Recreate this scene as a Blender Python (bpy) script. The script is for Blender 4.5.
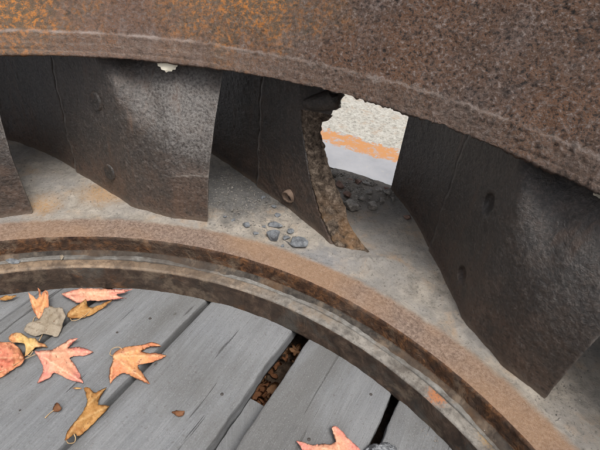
import bpy, bmesh, math, random
import numpy as np
from mathutils import Vector, Matrix
from mathutils.geometry import delaunay_2d_cdt

rng = np.random.default_rng(7)
random.seed(7)
scn = bpy.context.scene
col = scn.collection
for o in list(bpy.data.objects):
    bpy.data.objects.remove(o)

# ------------------------------------------------------------------ camera
CO = np.array([0.0, 0.33779, 0.86362])
CR = np.array([0.13667290, 0.98594093, 0.09613013])
CU = np.array([-0.61222711, 0.00777955, 0.79064369])
CF = np.array([-0.77878012, 0.16691304, -0.60468302])
FPX = 473.5
cd = bpy.data.cameras.new('camera')
cam = bpy.data.objects.new('camera', cd)
col.objects.link(cam)
M = Matrix.Identity(4)
for i in range(3):
    M[i][0], M[i][1], M[i][2], M[i][3] = CR[i], CU[i], -CF[i], CO[i]
cam.matrix_world = M
cd.sensor_width = 36.0
cd.lens = 36.0 * FPX / 600.0
cd.clip_start = 0.02
cd.clip_end = 300
scn.camera = cam

# ------------------------------------------------------------------ sky and sun (overcast)
SUN_EL, SUN_AZ = math.radians(63), math.radians(78)      # azimuth measured from +y clockwise
w = bpy.data.worlds.new('World')
scn.world = w
w.use_nodes = True
nt = w.node_tree
nt.nodes.clear()
wo = nt.nodes.new('ShaderNodeOutputWorld')
bg = nt.nodes.new('ShaderNodeBackground')
sky = nt.nodes.new('ShaderNodeTexSky')
sky.sky_type = 'NISHITA'
sky.sun_disc = False
sky.sun_elevation = SUN_EL
sky.sun_rotation = SUN_AZ
sky.dust_density = 6.0
sky.air_density = 1.0
sky.ozone_density = 1.0
hs = nt.nodes.new('ShaderNodeHueSaturation')              # a cloud layer takes most of the blue away
hs.inputs['Saturation'].default_value = 0.35
nt.links.new(sky.outputs[0], hs.inputs['Color'])
nt.links.new(hs.outputs[0], bg.inputs[0])
bg.inputs[1].default_value = 0.115
nt.links.new(bg.outputs[0], wo.inputs[0])
sd = bpy.data.lights.new('sun', 'SUN')
sd.energy = 1.5
sd.angle = math.radians(18)
sd.color = (1.0, 0.97, 0.92)
sun = bpy.data.objects.new('sun', sd)
col.objects.link(sun)
dv = Vector((math.sin(SUN_AZ) * math.cos(SUN_EL), math.cos(SUN_AZ) * math.cos(SUN_EL), math.sin(SUN_EL)))
sun.rotation_euler = dv.to_track_quat('Z', 'Y').to_euler()
scn.view_settings.view_transform = 'Standard'
scn.view_settings.look = 'None'
scn.view_settings.gamma = 1.0
scn.view_settings.use_curve_mapping = False
scn.view_settings.exposure = 0.95
scn.cycles.filter_width = 0.9

# ------------------------------------------------------------------ helpers: measured point -> world, noise, meshes
def at(u, v, z):
    """world point on the level z for a measurement (u, v) taken in the 600x450 photograph"""
    d = CR * (u - 300) / FPX - CU * (v - 225) / FPX + CF
    return CO + d * ((z - CO[2]) / d[2])

def _hash(ix, iy, iz, seed):
    h = (ix.astype(np.int64) * 374761393 + iy.astype(np.int64) * 668265263 + iz.astype(np.int64) * 2147483647 + seed * 974634777) & 0xFFFFFFFF
    h = ((h ^ (h >> 13)) * 1274126177) & 0xFFFFFFFF
    h = ((h ^ (h >> 16)) * 2246822519) & 0xFFFFFFFF
    return ((h ^ (h >> 15)) & 0xFFFF) / 32767.5 - 1.0

def vnoise(P, scale, seed=0):
    Q = np.asarray(P, float) * scale
    I = np.floor(Q).astype(np.int64)
    Fr = Q - I
    Fr = Fr * Fr * Fr * (Fr * (Fr * 6 - 15) + 10)
    r = 0.0
    for dx in (0, 1):
        for dy in (0, 1):
            for dz in (0, 1):
                wgt = (Fr[..., 0] if dx else 1 - Fr[..., 0]) * (Fr[..., 1] if dy else 1 - Fr[..., 1]) * (Fr[..., 2] if dz else 1 - Fr[..., 2])
                r = r + wgt * _hash(I[..., 0] + dx, I[..., 1] + dy, I[..., 2] + dz, seed)
    return r

def fbm(P, scale, octv=3, seed=0, gain=0.5):
    r, a = 0.0, 1.0
    for k in range(octv):
        r = r + a * vnoise(P, scale * 2.03 ** k, seed + 17 * k)
        a *= gain
    return r

def sstep(a, b, x):
    t = np.clip((x - a) / (b - a), 0, 1)
    return t * t * (3 - 2 * t)

def link(name, me, mats, parent=None, smooth=True):
    o = bpy.data.objects.new(name, me)
    col.objects.link(o)
    for m in (mats if isinstance(mats, (list, tuple)) else [mats]):
        me.materials.append(m)
    if smooth:
        me.polygons.foreach_set('use_smooth', np.ones(len(me.polygons), bool))
    if parent is not None:
        o.parent = parent
    return o

def quad_mesh(name, V, Q, mi=None):
    V = np.asarray(V, np.float32).reshape(-1, 3)
    Q = np.asarray(Q, np.int32).reshape(-1, 4)
    me = bpy.data.meshes.new(name)
    me.vertices.add(len(V)); me.vertices.foreach_set('co', V.ravel())
    me.loops.add(Q.size); me.loops.foreach_set('vertex_index', Q.ravel())
    me.polygons.add(len(Q))
    me.polygons.foreach_set('loop_start', np.arange(0, Q.size, 4, dtype=np.int32))
    if mi is not None:
        me.polygons.foreach_set('material_index', np.asarray(mi, np.int32))
    me.update(calc_edges=True)
    me.validate()
    return me

def tag(o, label, cat=None, group=None, kind=None):
    if label: o['label'] = label
    if cat: o['category'] = cat
    if group: o['group'] = group
    if kind: o['kind'] = kind
    return o

def empty(name, loc=(0, 0, 0)):
    o = bpy.data.objects.new(name, None)
    o.empty_display_size = 0.1
    o.location = loc
    col.objects.link(o)
    return o

# ------------------------------------------------------------------ material helper
class Mt:
    def __init__(s, name, rough=0.8, metal=0.0, spec=0.5):
        s.m = bpy.data.materials.new(name); s.m.use_nodes = True
        s.t = s.m.node_tree; s.n = s.t.nodes
        s.b = s.n['Principled BSDF']
        s.b.inputs['Roughness'].default_value = rough
        s.b.inputs['Metallic'].default_value = metal
        s.b.inputs['Specular IOR Level'].default_value = spec
        s.co = s.n.new('ShaderNodeTexCoord').outputs['Object']
    def l(s, a, b):
        if isinstance(a, bpy.types.NodeSocket): s.t.links.new(a, b)
        else: b.default_value = a
    def vec(s, scale=(1, 1, 1), rot=0.0, loc=(0, 0, 0), src=None):
        k = s.n.new('ShaderNodeMapping'); k.inputs['Scale'].default_value = scale
        k.inputs['Rotation'].default_value = (0, 0, rot); k.inputs['Location'].default_value = loc
        s.t.links.new(src or s.co, k.inputs['Vector']); return k.outputs[0]
    def noise(s, scale, detail=4, rough=0.6, dist=0.0, v=None):
        k = s.n.new('ShaderNodeTexNoise'); k.inputs['Scale'].default_value = scale
        k.inputs['Detail'].default_value = detail; k.inputs['Roughness'].default_value = rough
        k.inputs['Distortion'].default_value = dist
        s.t.links.new(v or s.co, k.inputs['Vector']); return k.outputs['Fac']
    def voro(s, scale, v=None, out='Distance', feat='F1', rnd=1.0):
        k = s.n.new('ShaderNodeTexVoronoi'); k.feature = feat; k.inputs['Scale'].default_value = scale
        k.inputs['Randomness'].default_value = rnd
        s.t.links.new(v or s.co, k.inputs['Vector']); return k.outputs[out]
    def ramp(s, f, stops, interp='LINEAR'):
        k = s.n.new('ShaderNodeValToRGB'); e = k.color_ramp.elements; k.color_ramp.interpolation = interp
        while len(e) < len(stops): e.new(0.5)
        for q, (pos, c) in zip(e, stops):
            q.position = pos; q.color = (c, c, c, 1) if isinstance(c, (int, float)) else (*c, 1)
        s.l(f, k.inputs[0]); return k.outputs[0]
    def mix(s, f, a, b, mode='MIX'):
        k = s.n.new('ShaderNodeMix'); k.data_type = 'RGBA'; k.blend_type = mode; k.clamp_factor = True
        s.l(f, k.inputs[0])
        s.l((*a, 1) if isinstance(a, tuple) else a, k.inputs[6])
        s.l((*b, 1) if isinstance(b, tuple) else b, k.inputs[7]); return k.outputs[2]
    def ma(s, op, a, b=0.0, c=0.0):
        k = s.n.new('ShaderNodeMath'); k.operation = op
        s.l(a, k.inputs[0]); s.l(b, k.inputs[1]); s.l(c, k.inputs[2]); return k.outputs[0]
    def rng(s, v, a, b, c=0.0, d=1.0):
        k = s.n.new('ShaderNodeMapRange'); k.interpolation_type = 'SMOOTHSTEP'
        s.l(v, k.inputs[0]); k.inputs[1].default_value = a; k.inputs[2].default_value = b
        k.inputs[3].default_value = c; k.inputs[4].default_value = d; return k.outputs[0]
    def xyz(s, src=None):
        k = s.n.new('ShaderNodeSeparateXYZ'); s.t.links.new(src or s.co, k.inputs[0]); return k.outputs
    def radius(s):
        x = s.xyz(); return s.ma('SQRT', s.ma('ADD', s.ma('MULTIPLY', x[0], x[0]), s.ma('MULTIPLY', x[1], x[1])))
    def blob(s, p, r0, r1, nz=None, amp=0.0):
        """1 inside r0 of point p, 0 beyond r1, edge broken up by the noise nz"""
        k = s.n.new('ShaderNodeVectorMath'); k.operation = 'DISTANCE'
        s.t.links.new(s.co, k.inputs[0]); k.inputs[1].default_value = tuple(p)
        d = k.outputs['Value']
        if nz is not None: d = s.ma('ADD', d, s.ma('MULTIPLY', s.ma('SUBTRACT', nz, 0.5), amp))
        return s.rng(d, r0, r1, 1.0, 0.0)
    def bump(s, h, strength=0.5, dist=0.002, nrm=None):
        k = s.n.new('ShaderNodeBump'); k.inputs['Strength'].default_value = strength
        k.inputs['Distance'].default_value = dist; s.l(h, k.inputs['Height'])
        if nrm is not None: s.t.links.new(nrm, k.inputs['Normal'])
        return k.outputs[0]
    def out(s, color=None, rough=None, nrm=None, metal=None):
        if color is not None: s.l((*color, 1) if isinstance(color, tuple) else color, s.b.inputs['Base Color'])
        if rough is not None: s.l(rough, s.b.inputs['Roughness'])
        if nrm is not None: s.t.links.new(nrm, s.b.inputs['Normal'])
        if metal is not None: s.l(metal, s.b.inputs['Metallic'])
        return s.m

D = math.radians
def pol(r, deg, z): return np.array([r * math.cos(D(deg)), r * math.sin(D(deg)), z])

# dimensions found from the photograph (metres)
ZP, ZL, ZU = 0.115, 0.070, 0.4715
R_RIM_O, R_RIM_I, R_LIP_O, R_LIP_I, R_OUT, R_UP = 1.0, 0.9227, 0.9146, 0.870, 1.44, 1.045
def z_up(x, y): return ZU - 0.0267 * x + 0.0272 * y        # the upper ring sits a little out of level

# ------------------------------------------------------------------ materials
def mat_upper():
    k = Mt('pitted_rust', 0.6, 0, 0.4)
    big = k.noise(2.6, 5, 0.6); mid = k.noise(16, 6, 0.65, 0.4); fine = k.noise(130, 5, 0.7, 0.3); tiny = k.noise(520, 3, 0.65)
    pit = k.noise(140, 6, 0.70, 0.0)
    pg = k.noise(60, 5, 0.7, 0.3)
    x = k.xyz()
    th = k.ma('ARCTAN2', x[1], k.ma('MULTIPLY', x[0], -1.0))          # 0 on the -x side, grows towards +y
    rough_side = k.rng(k.ma('ADD', th, k.ma('MULTIPLY', k.ma('SUBTRACT', mid, 0.5), 0.5)), 0.15, 0.65)
    cmb = k.n.new('ShaderNodeCombineXYZ')
    k.t.links.new(k.ma('MULTIPLY', th, 42.0), cmb.inputs[0]); k.t.links.new(k.ma('MULTIPLY', x[2], 5.0), cmb.inputs[1])
    streak = k.noise(1.0, 5, 0.65, 0.3, cmb.outputs[0])
    base = k.ramp(big, [(0.32, (0.060, 0.038, 0.029)), (0.5, (0.078, 0.049, 0.036)), (0.68, (0.105, 0.078, 0.067))])
    base = k.mix(k.ramp(mid, [(0.45, 0), (0.62, 0.8)]), base, (0.098, 0.072, 0.063))
    base = k.mix(k.ramp(streak, [(0.50, 0), (0.66, 0.55)]), base, (0.060, 0.036, 0.024))
    base = k.mix(k.ramp(streak, [(0.32, 0.6), (0.46, 0)]), base, (0.165, 0.130, 0.115))
    # grey tops, rusty slopes, black pits; relief light and shade deepened in the colour
    amt = k.ma('ADD', 0.35, k.ma('MULTIPLY', rough_side, 0.65))
    base = k.mix(k.ma('MULTIPLY', amt, k.ramp(pit, [(0.545, 0), (0.64, 0.95)])), base, (0.25, 0.198, 0.176))
    base = k.mix(k.ma('MULTIPLY', k.ramp(pit, [(0.43, 0), (0.485, 1), (0.55, 0)]), k.ramp(k.noise(7.5, 4, 0.6), [(0.36, 0.25), (0.58, 0.95)])), base, (0.165, 0.072, 0.030))
    base = k.mix(k.ma('MULTIPLY', amt, k.ramp(pit, [(0.36, 1.0), (0.47, 0)])), base, (0.009, 0.006, 0.005))
    base = k.mix(k.ramp(pg, [(0.34, 0.75), (0.44, 0)]), base, (0.022, 0.014, 0.011))
    # old greenish coating with orange bloom
    ln = k.noise(11, 5, 0.65)
    m1 = k.blob(pol(1.20, 160, 0.67), 0.07, 0.27, ln, 0.38)
    m2 = k.blob(pol(1.19, 188, 0.64), 0.11, 0.32, ln, 0.38)
    m = k.ma('MAXIMUM', m1, m2)
    base = k.mix(k.ma('MULTIPLY', m, 0.6), base, (0.085, 0.066, 0.038))
    bl = k.noise(105, 6, 0.75, 0.3)
    base = k.mix(k.ma('MULTIPLY', m, k.ramp(bl, [(0.49, 0), (0.59, 0.95)])), base, (0.38, 0.14, 0.024))
    # the lip below the bead is a little paler
    rr = k.radius()
    lipm = k.rng(rr, 1.056, 1.072, 1.0, 0.0)
    base = k.mix(k.ma('MULTIPLY', lipm, k.ramp(mid, [(0.35, 0.15), (0.65, 0.5)])), base, (0.135, 0.096, 0.075))
    bead = k.ma('MULTIPLY', k.rng(rr, 1.0635, 1.0665), k.rng(rr, 1.0695, 1.0735, 1.0, 0.0))
    base = k.mix(k.ma('MULTIPLY', bead, k.ramp(mid, [(0.38, 0.1), (0.60, 0.7)])), base, (0.26, 0.215, 0.19))
    lines = k.ma('SINE', k.ma('MULTIPLY', rr, 900.0))
    base = k.mix(k.ma('MULTIPLY', k.ma('MULTIPLY', lipm, k.rng(lines, 0.3, 0.9)), k.ramp(fine, [(0.42, 0), (0.58, 0.45)])), base, (0.19, 0.15, 0.126))
    h = k.ma('ADD', k.ma('MULTIPLY', pit, k.ma('ADD', 0.35, k.ma('MULTIPLY', rough_side, 0.75))), k.ma('MULTIPLY', tiny, 0.14))
    n = k.bump(k.ma('ADD', h, k.ma('MULTIPLY', pg, 0.5)), 1.0, 0.013)
    return k.out(base, k.ramp(pit, [(0.40, 0.9), (0.62, 0.36)]), n)

def mat_vane(name, foot=True, rustz=0.30, sky_sheen=(), tint=1.0):
    k = Mt(name, 0.45, 0.0, 0.65)
    big = k.noise(4.5, 5, 0.6); mid = k.noise(26, 6, 0.7, 0.3); ham = k.noise(170, 5, 0.66, 0.0); tiny = k.noise(420, 4, 0.7); fine = k.noise(190, 5, 0.75)
    base = k.ramp(big, [(0.3, tuple(v * tint for v in (0.018, 0.0155, 0.0145))), (0.7, tuple(v * tint for v in (0.036, 0.030, 0.026)))])
    base = k.mix(k.ramp(mid, [(0.46, 0), (0.62, 0.55)]), base, tuple(v * tint for v in (0.052, 0.038, 0.030)))
    x = k.xyz()
    low = k.ma('MULTIPLY', k.rng(k.ma('ADD', x[2], k.ma('MULTIPLY', k.ma('SUBTRACT', big, 0.5), 0.30)), 0.12, rustz, 1.0, 0.0), k.ramp(mid, [(0.36, 0.2), (0.60, 0.9)]))
    if not foot: low = 0.0
    base = k.mix(low, base, tuple(v * tint for v in (0.072, 0.042, 0.028)))
    base = k.mix(k.ramp(fine, [(0.54, 0), (0.66, 0.5)]), base, (0.105, 0.078, 0.062))
    base = k.mix(k.ramp(ham, [(0.55, 0), (0.66, 0.6)]), base, tuple(v * tint for v in (0.088, 0.078, 0.070)))
    base = k.mix(k.ramp(ham, [(0.36, 0.85), (0.47, 0)]), base, (0.010, 0.008, 0.007))
    drip = k.noise(26, 4, 0.65, 0.2, k.vec((1, 1, 0.10)))
    base = k.mix(k.ma('MULTIPLY', k.ramp(drip, [(0.56, 0), (0.66, 0.7)]), k.ramp(big, [(0.40, 0.1), (0.55, 0.9)])), base, tuple(v * tint for v in (0.070, 0.042, 0.028)))
    # dust and scale caught along the foot
    dust = k.ma('MULTIPLY', k.rng(k.ma('ADD', x[2], k.ma('MULTIPLY', k.ma('SUBTRACT', mid, 0.5), 0.03)), ZP + 0.002, ZP + 0.018, 1.0, 0.0), 0.6)
    if foot: base = k.mix(dust, base, (0.13, 0.095, 0.07))
    # sky sheen on the tilted upper tip, painted in as paler grey
    wr = 0.0
    for (p, r0, r1) in sky_sheen:
        m = k.blob(p, r0, r1, mid, 0.16)
        base = k.mix(k.ma('MULTIPLY', m, k.ramp(ham, [(0.40, 0.1), (0.60, 0.7)])), base, (0.145, 0.135, 0.127))
    ew = k.n.new('ShaderNodeAttribute'); ew.attribute_name = 'edge_wear_light'
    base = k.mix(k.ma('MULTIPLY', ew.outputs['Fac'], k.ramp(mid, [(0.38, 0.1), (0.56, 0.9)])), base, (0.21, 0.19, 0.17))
    n = k.bump(k.ma('ADD', k.ma('MULTIPLY', ham, 1.0), k.ma('MULTIPLY', tiny, 0.30)), 0.85, 0.0034)
    r = k.ma('ADD', k.ramp(fine, [(0.3, 0.56), (0.7, 0.38)]), k.ma('MULTIPLY', low, 0.15))
    return k.out(base, r, n)

def mat_plate():
    k = Mt('dusty_plate', 0.9, 0, 0.12)
    big = k.noise(5, 5, 0.62); mid = k.noise(30, 7, 0.72, 0.5); fine = k.noise(150, 5, 0.75); tiny = k.noise(520, 3, 0.7)
    rr = k.radius()
    re = k.ma('ADD', rr, k.ma('MULTIPLY', k.ma('SUBTRACT', mid, 0.5), 0.03))
    base = k.ramp(mid, [(0.30, (0.145, 0.130, 0.112)), (0.5, (0.255, 0.229, 0.196)), (0.72, (0.36, 0.322, 0.272))])
    base = k.mix(k.ramp(big, [(0.46, 0), (0.62, 0.6)]), base, (0.185, 0.180, 0.176))
    ora = k.ramp(k.noise(9, 5, 0.65, 0.6, k.vec(loc=(3.1, 1.7, 0))), [(0.50, 0), (0.64, 0.7)])
    base = k.mix(k.ma('MULTIPLY', ora, k.ramp(mid, [(0.42, 0.1), (0.60, 0.75)])), base, (0.285, 0.180, 0.095))
    for (u, v, r1) in ((42, 205, .07), (105, 192, .09)):
        m = k.blob(at(u, v, ZP), 0.01, r1, mid, 0.10)
        base = k.mix(k.ma('MULTIPLY', m, k.ramp(fine, [(0.40, 0.2), (0.58, 0.85)])), base, (0.36, 0.215, 0.10))
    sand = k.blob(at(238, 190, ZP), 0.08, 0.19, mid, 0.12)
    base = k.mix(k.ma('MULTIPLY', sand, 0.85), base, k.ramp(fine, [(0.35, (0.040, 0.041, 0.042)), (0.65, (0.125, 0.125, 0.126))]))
    soil_shade = k.blob(at(362, 188, ZP), 0.03, 0.14, mid, 0.12)
    base = k.mix(k.ma('MULTIPLY', soil_shade, 0.75), base, k.ramp(fine, [(0.35, (0.075, 0.068, 0.060)), (0.65, (0.29, 0.26, 0.225))]))
    bl2 = k.blob(at(325, 262, ZP), 0.02, 0.10, mid, 0.10)
    base = k.mix(k.ma('MULTIPLY', bl2, 0.5), base, (0.185, 0.195, 0.215))
    # darker area out towards the edge of the plate
    base = k.mix(k.ma('MULTIPLY', k.rng(re, 1.16, 1.40), k.ramp(big, [(0.40, 0.2), (0.6, 0.7)])), base, (0.10, 0.093, 0.085))
    base = k.mix(k.ramp(fine, [(0.57, 0), (0.66, 0.8)]), base, (0.062, 0.056, 0.050))
    base = k.mix(k.ramp(tiny, [(0.62, 0), (0.70, 0.6)]), base, (0.40, 0.37, 0.33))
    # machined rim: even brown rust with a fine salt-and-pepper grain
    rim = k.ramp(fine, [(0.34, (0.085, 0.058, 0.045)), (0.5, (0.170, 0.122, 0.096)), (0.66, (0.265, 0.200, 0.162))])
    rim = k.mix(k.ramp(k.noise(3.2, 4, 0.6), [(0.42, 0), (0.60, 0.6)]), rim, (0.265, 0.160, 0.092))
    rim = k.mix(k.ramp(tiny, [(0.55, 0), (0.68, 0.7)]), rim, (0.34, 0.27, 0.225))
    rim = k.mix(k.ramp(tiny, [(0.30, 0.7), (0.42, 0)]), rim, (0.065, 0.042, 0.032))
    base = k.mix(k.rng(re, 0.985, 1.004, 1.0, 0.0), base, rim)
    n = k.bump(k.ma('ADD', k.ma('ADD', k.ma('MULTIPLY', mid, 1.0), k.ma('MULTIPLY', fine, 0.6)), k.ma('MULTIPLY', tiny, 0.28)), 0.9, 0.0045)
    return k.out(base, 0.88, n)

def mat_rustwall():
    k = Mt('flaking_orange_rust', 0.9, 0, 0.1)
    a = k.noise(60, 5, 0.7, 0.5); b = k.noise(12, 4, 0.6); c = k.noise(260, 3, 0.7)
    base = k.ramp(a, [(0.32, (0.020, 0.012, 0.009)), (0.5, (0.066, 0.036, 0.022)), (0.68, (0.16, 0.076, 0.034))])
    base = k.mix(k.ramp(b, [(0.5, 0), (0.66, 0.5)]), base, (0.10, 0.075, 0.06))
    st = k.noise(6.5, 5, 0.7, 0.5); st2 = k.noise(15, 5, 0.72, 0.4)
    base = k.mix(k.ramp(st, [(0.42, 0.6), (0.52, 0)]), base, (0.045, 0.034, 0.027))
    base = k.mix(k.ramp(st2, [(0.54, 0), (0.66, 0.6)]), base, (0.165, 0.125, 0.090))
    return k.out(base, 0.9, k.bump(k.ma('ADD', a, k.ma('MULTIPLY', c, 0.4)), 1.0, 0.006))

def mat_groove():
    k = Mt('dark_groove', 0.8, 0, 0.15)
    a = k.noise(50, 5, 0.7); b = k.noise(10, 4, 0.6)
    base = k.ramp(a, [(0.35, (0.022, 0.019, 0.017)), (0.65, (0.070, 0.060, 0.050))])
    base = k.mix(k.ramp(b, [(0.50, 0), (0.66, 0.6)]), base, (0.105, 0.060, 0.032))
    st = k.noise(6.5, 5, 0.7, 0.5); st2 = k.noise(15, 5, 0.72, 0.4)
    base = k.mix(k.ramp(st, [(0.42, 0.6), (0.52, 0)]), base, (0.045, 0.034, 0.027))
    base = k.mix(k.ramp(st2, [(0.54, 0), (0.66, 0.6)]), base, (0.165, 0.125, 0.090))
    return k.out(base, 0.85, k.bump(a, 0.8, 0.004))

def mat_lip():
    k = Mt('worn_lip_steel', 0.6, 0.0, 0.3)
    a = k.noise(46, 5, 0.7, 0.4); b = k.noise(7, 5, 0.65, 0.4); c = k.noise(200, 3, 0.7)
    grey = k.ramp(a, [(0.34, (0.095, 0.090, 0.082)), (0.66, (0.225, 0.215, 0.195))])
    tan = k.ramp(a, [(0.34, (0.100, 0.068, 0.045)), (0.66, (0.235, 0.170, 0.115))])
    x = k.xyz()
    th = k.ma('ARCTAN2', x[1], k.ma('MULTIPLY', x[0], -1.0))   # 0 on the -x side
    side = k.rng(k.ma('ADD', th, k.ma('MULTIPLY', k.ma('SUBTRACT', b, 0.5), 1.2)), 0.25, 0.75)
    base = k.mix(k.ma('MULTIPLY', side, 0.85), tan, grey)
    p1 = k.blob(at(437, 396, ZL), 0.004, 0.026, c, 0.06)
    p2 = k.blob(at(492, 437, ZL), 0.004, 0.032, c, 0.06)
    base = k.mix(k.ma('MULTIPLY', p1, 0.95), base, (0.30, 0.115, 0.045))
    base = k.mix(k.ma('MULTIPLY', p2, 0.8), base, (0.30, 0.17, 0.045))
    base = k.mix(k.ramp(c, [(0.56, 0), (0.68, 0.75)]), base, (0.055, 0.046, 0.038))
    st = k.noise(6.5, 5, 0.7, 0.5); st2 = k.noise(15, 5, 0.72, 0.4)
    base = k.mix(k.ramp(st, [(0.42, 0.6), (0.52, 0)]), base, (0.045, 0.034, 0.027))
    base = k.mix(k.ramp(st2, [(0.54, 0), (0.66, 0.6)]), base, (0.165, 0.125, 0.090))
    return k.out(base, 0.62, k.bump(k.ma('ADD', a, k.ma('MULTIPLY', c, 0.35)), 0.6, 0.003))

def mat_lipwall():
    k = Mt('brown_inner_wall', 0.75, 0, 0.2)
    v = k.vec((1, 1, 0.6))
    a = k.noise(38, 5, 0.7, 0.5, v); b = k.noise(9, 5, 0.65, 0.4); c = k.noise(180, 3, 0.7)
    base = k.ramp(a, [(0.32, (0.028, 0.020, 0.016)), (0.55, (0.070, 0.047, 0.034)), (0.72, (0.13, 0.092, 0.068))])
    base = k.mix(k.ramp(b, [(0.5, 0), (0.64, 0.75)]), base, (0.075, 0.072, 0.064))
    base = k.mix(k.ramp(k.noise(17, 5, 0.7), [(0.58, 0), (0.68, 0.7)]), base, (0.15, 0.070, 0.032))
    st = k.noise(6.5, 5, 0.7, 0.5); st2 = k.noise(15, 5, 0.72, 0.4)
    base = k.mix(k.ramp(st, [(0.42, 0.6), (0.52, 0)]), base, (0.045, 0.034, 0.027))
    base = k.mix(k.ramp(st2, [(0.54, 0), (0.66, 0.6)]), base, (0.165, 0.125, 0.090))
    return k.out(base, 0.72, k.bump(k.ma('ADD', a, k.ma('MULTIPLY', c, 0.4)), 0.8, 0.004))

def mat_sleeve():
    k = Mt('pale_sleeve', 0.7, 0, 0.2)
    a = k.noise(60, 5, 0.7); b = k.noise(8, 5, 0.6)
    base = k.ramp(a, [(0.35, (0.085, 0.080, 0.072)), (0.65, (0.19, 0.182, 0.168))])
    base = k.mix(k.ramp(b, [(0.48, 0), (0.62, 0.7)]), base, (0.085, 0.078, 0.070))
    st = k.noise(6.5, 5, 0.7, 0.5); st2 = k.noise(15, 5, 0.72, 0.4)
    base = k.mix(k.ramp(st, [(0.42, 0.6), (0.52, 0)]), base, (0.045, 0.034, 0.027))
    base = k.mix(k.ramp(st2, [(0.54, 0), (0.66, 0.6)]), base, (0.165, 0.125, 0.090))
    return k.out(base, 0.75, k.bump(a, 0.6, 0.003))

def mat_fracture():
    k = Mt('broken_casting', 0.9, 0, 0.12)
    a = k.noise(75, 6, 0.72, 0.5); b = k.noise(14, 5, 0.6); c = k.noise(220, 4, 0.7)
    base = k.ramp(a, [(0.36, (0.022, 0.017, 0.013)), (0.52, (0.098, 0.075, 0.057)), (0.66, (0.225, 0.180, 0.140))])
    x = k.xyz()
    low = k.rng(k.ma('ADD', x[2], k.ma('MULTIPLY', k.ma('SUBTRACT', b, 0.5), 0.2)), 0.12, 0.26, 1.0, 0.0)
    base = k.mix(k.ma('MULTIPLY', low, k.ramp(b, [(0.42, 0), (0.6, 0.75)])), base, (0.27, 0.15, 0.070))
    return k.out(base, 0.92, k.bump(k.ma('ADD', a, k.ma('MULTIPLY', c, 0.6)), 1.0, 0.006))

NDIR = np.array([0.81, -0.585, 0.0]); NDIR /= np.linalg.norm(NDIR)      # plank direction
NNRM = np.array([-NDIR[1], NDIR[0], 0.0])                               # across the planks
GRA = math.atan2(NDIR[1], NDIR[0])
def mat_wood():
    k = Mt('weathered_grey_wood', 0.85, 0, 0.15)
    oi = k.n.new('ShaderNodeObjectInfo')
    off = k.n.new('ShaderNodeVectorMath'); off.operation = 'SCALE'
    off.inputs[0].default_value = (7.3, 3.1, 5.7); k.t.links.new(oi.outputs['Random'], off.inputs['Scale'])
    add = k.n.new('ShaderNodeVectorMath'); add.operation = 'ADD'
    k.t.links.new(k.co, add.inputs[0]); k.t.links.new(off.outputs[0], add.inputs[1])
    src = add.outputs[0]
    wob = k.noise(2.2, 3, 0.5, 0.0, k.vec((0.6, 2.2, 1), src=src))
    wv = k.n.new('ShaderNodeVectorMath'); wv.operation = 'ADD'
    cmb = k.n.new('ShaderNodeCombineXYZ'); k.t.links.new(k.ma('MULTIPLY', wob, 0.06), cmb.inputs[1])
    k.t.links.new(src, wv.inputs[0]); k.t.links.new(cmb.outputs[0], wv.inputs[1])
    g1 = k.noise(1.0, 6, 0.7, 0.0, k.vec((9, 330, 330), src=wv.outputs[0]))
    g2 = k.noise(1.0, 4, 0.6, 0.0, k.vec((3.0, 75, 75), src=wv.outputs[0]))
    g3 = k.noise(1.0, 3, 0.6, 0.0, k.vec((2.2, 46, 46), loc=(5, 2, 1), src=wv.outputs[0]))
    blot = k.noise(7, 5, 0.6, 0.0, src)
    base = k.ramp(g1, [(0.25, (0.100, 0.103, 0.108)), (0.5, (0.140, 0.144, 0.150)), (0.78, (0.190, 0.195, 0.201))])
    base = k.mix(k.ramp(g2, [(0.40, 0.45), (0.56, 0)]), base, (0.095, 0.098, 0.103))
    base = k.mix(k.ramp(blot, [(0.42, 0.0), (0.68, 0.45)]), base, (0.178, 0.179, 0.178))
    base = k.mix(k.ramp(oi.outputs['Random'], [(0, 0.0), (1, 0.25)]), base, (0.21, 0.215, 0.222))
    crack = k.ramp(g3, [(0.655, 0), (0.668, 0.8)])
    base = k.mix(crack, base, (0.035, 0.035, 0.036))
    # small knots and old nail marks
    kn = k.voro(7, v=k.vec((1.0, 1.7, 1.0), src=src))
    base = k.mix(k.ramp(kn, [(0.05, 0.55), (0.16, 0)]), base, (0.105, 0.106, 0.108))
    base = k.mix(k.ramp(kn, [(0.030, 0.9), (0.045, 0)]), base, (0.050, 0.043, 0.038))
    st = k.noise(3.1, 5, 0.7, 0.4, k.vec((0.5, 1.4, 1), src=src))
    base = k.mix(k.ramp(st, [(0.46, 0), (0.62, 0.65)]), base, (0.092, 0.089, 0.084))
    lic = k.noise(420, 4, 0.7, 0.0, src)
    base = k.mix(k.ramp(lic, [(0.56, 0), (0.68, 0.6)]), base, (0.235, 0.24, 0.245))
    base = k.mix(k.ramp(lic, [(0.32, 0.6), (0.43, 0)]), base, (0.075, 0.077, 0.080))
    sp = k.noise(150, 3, 0.6, 0.0, src)
    base = k.mix(k.ramp(sp, [(0.60, 0), (0.70, 0.55)]), base, (0.09, 0.085, 0.08))
    h = k.ma('SUBTRACT', k.ma('ADD', g1, k.ma('MULTIPLY', g2, 0.7)), k.ma('MULTIPLY', crack, 1.5))
    return k.out(base, 0.85, k.bump(h, 0.6, 0.003))

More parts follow.
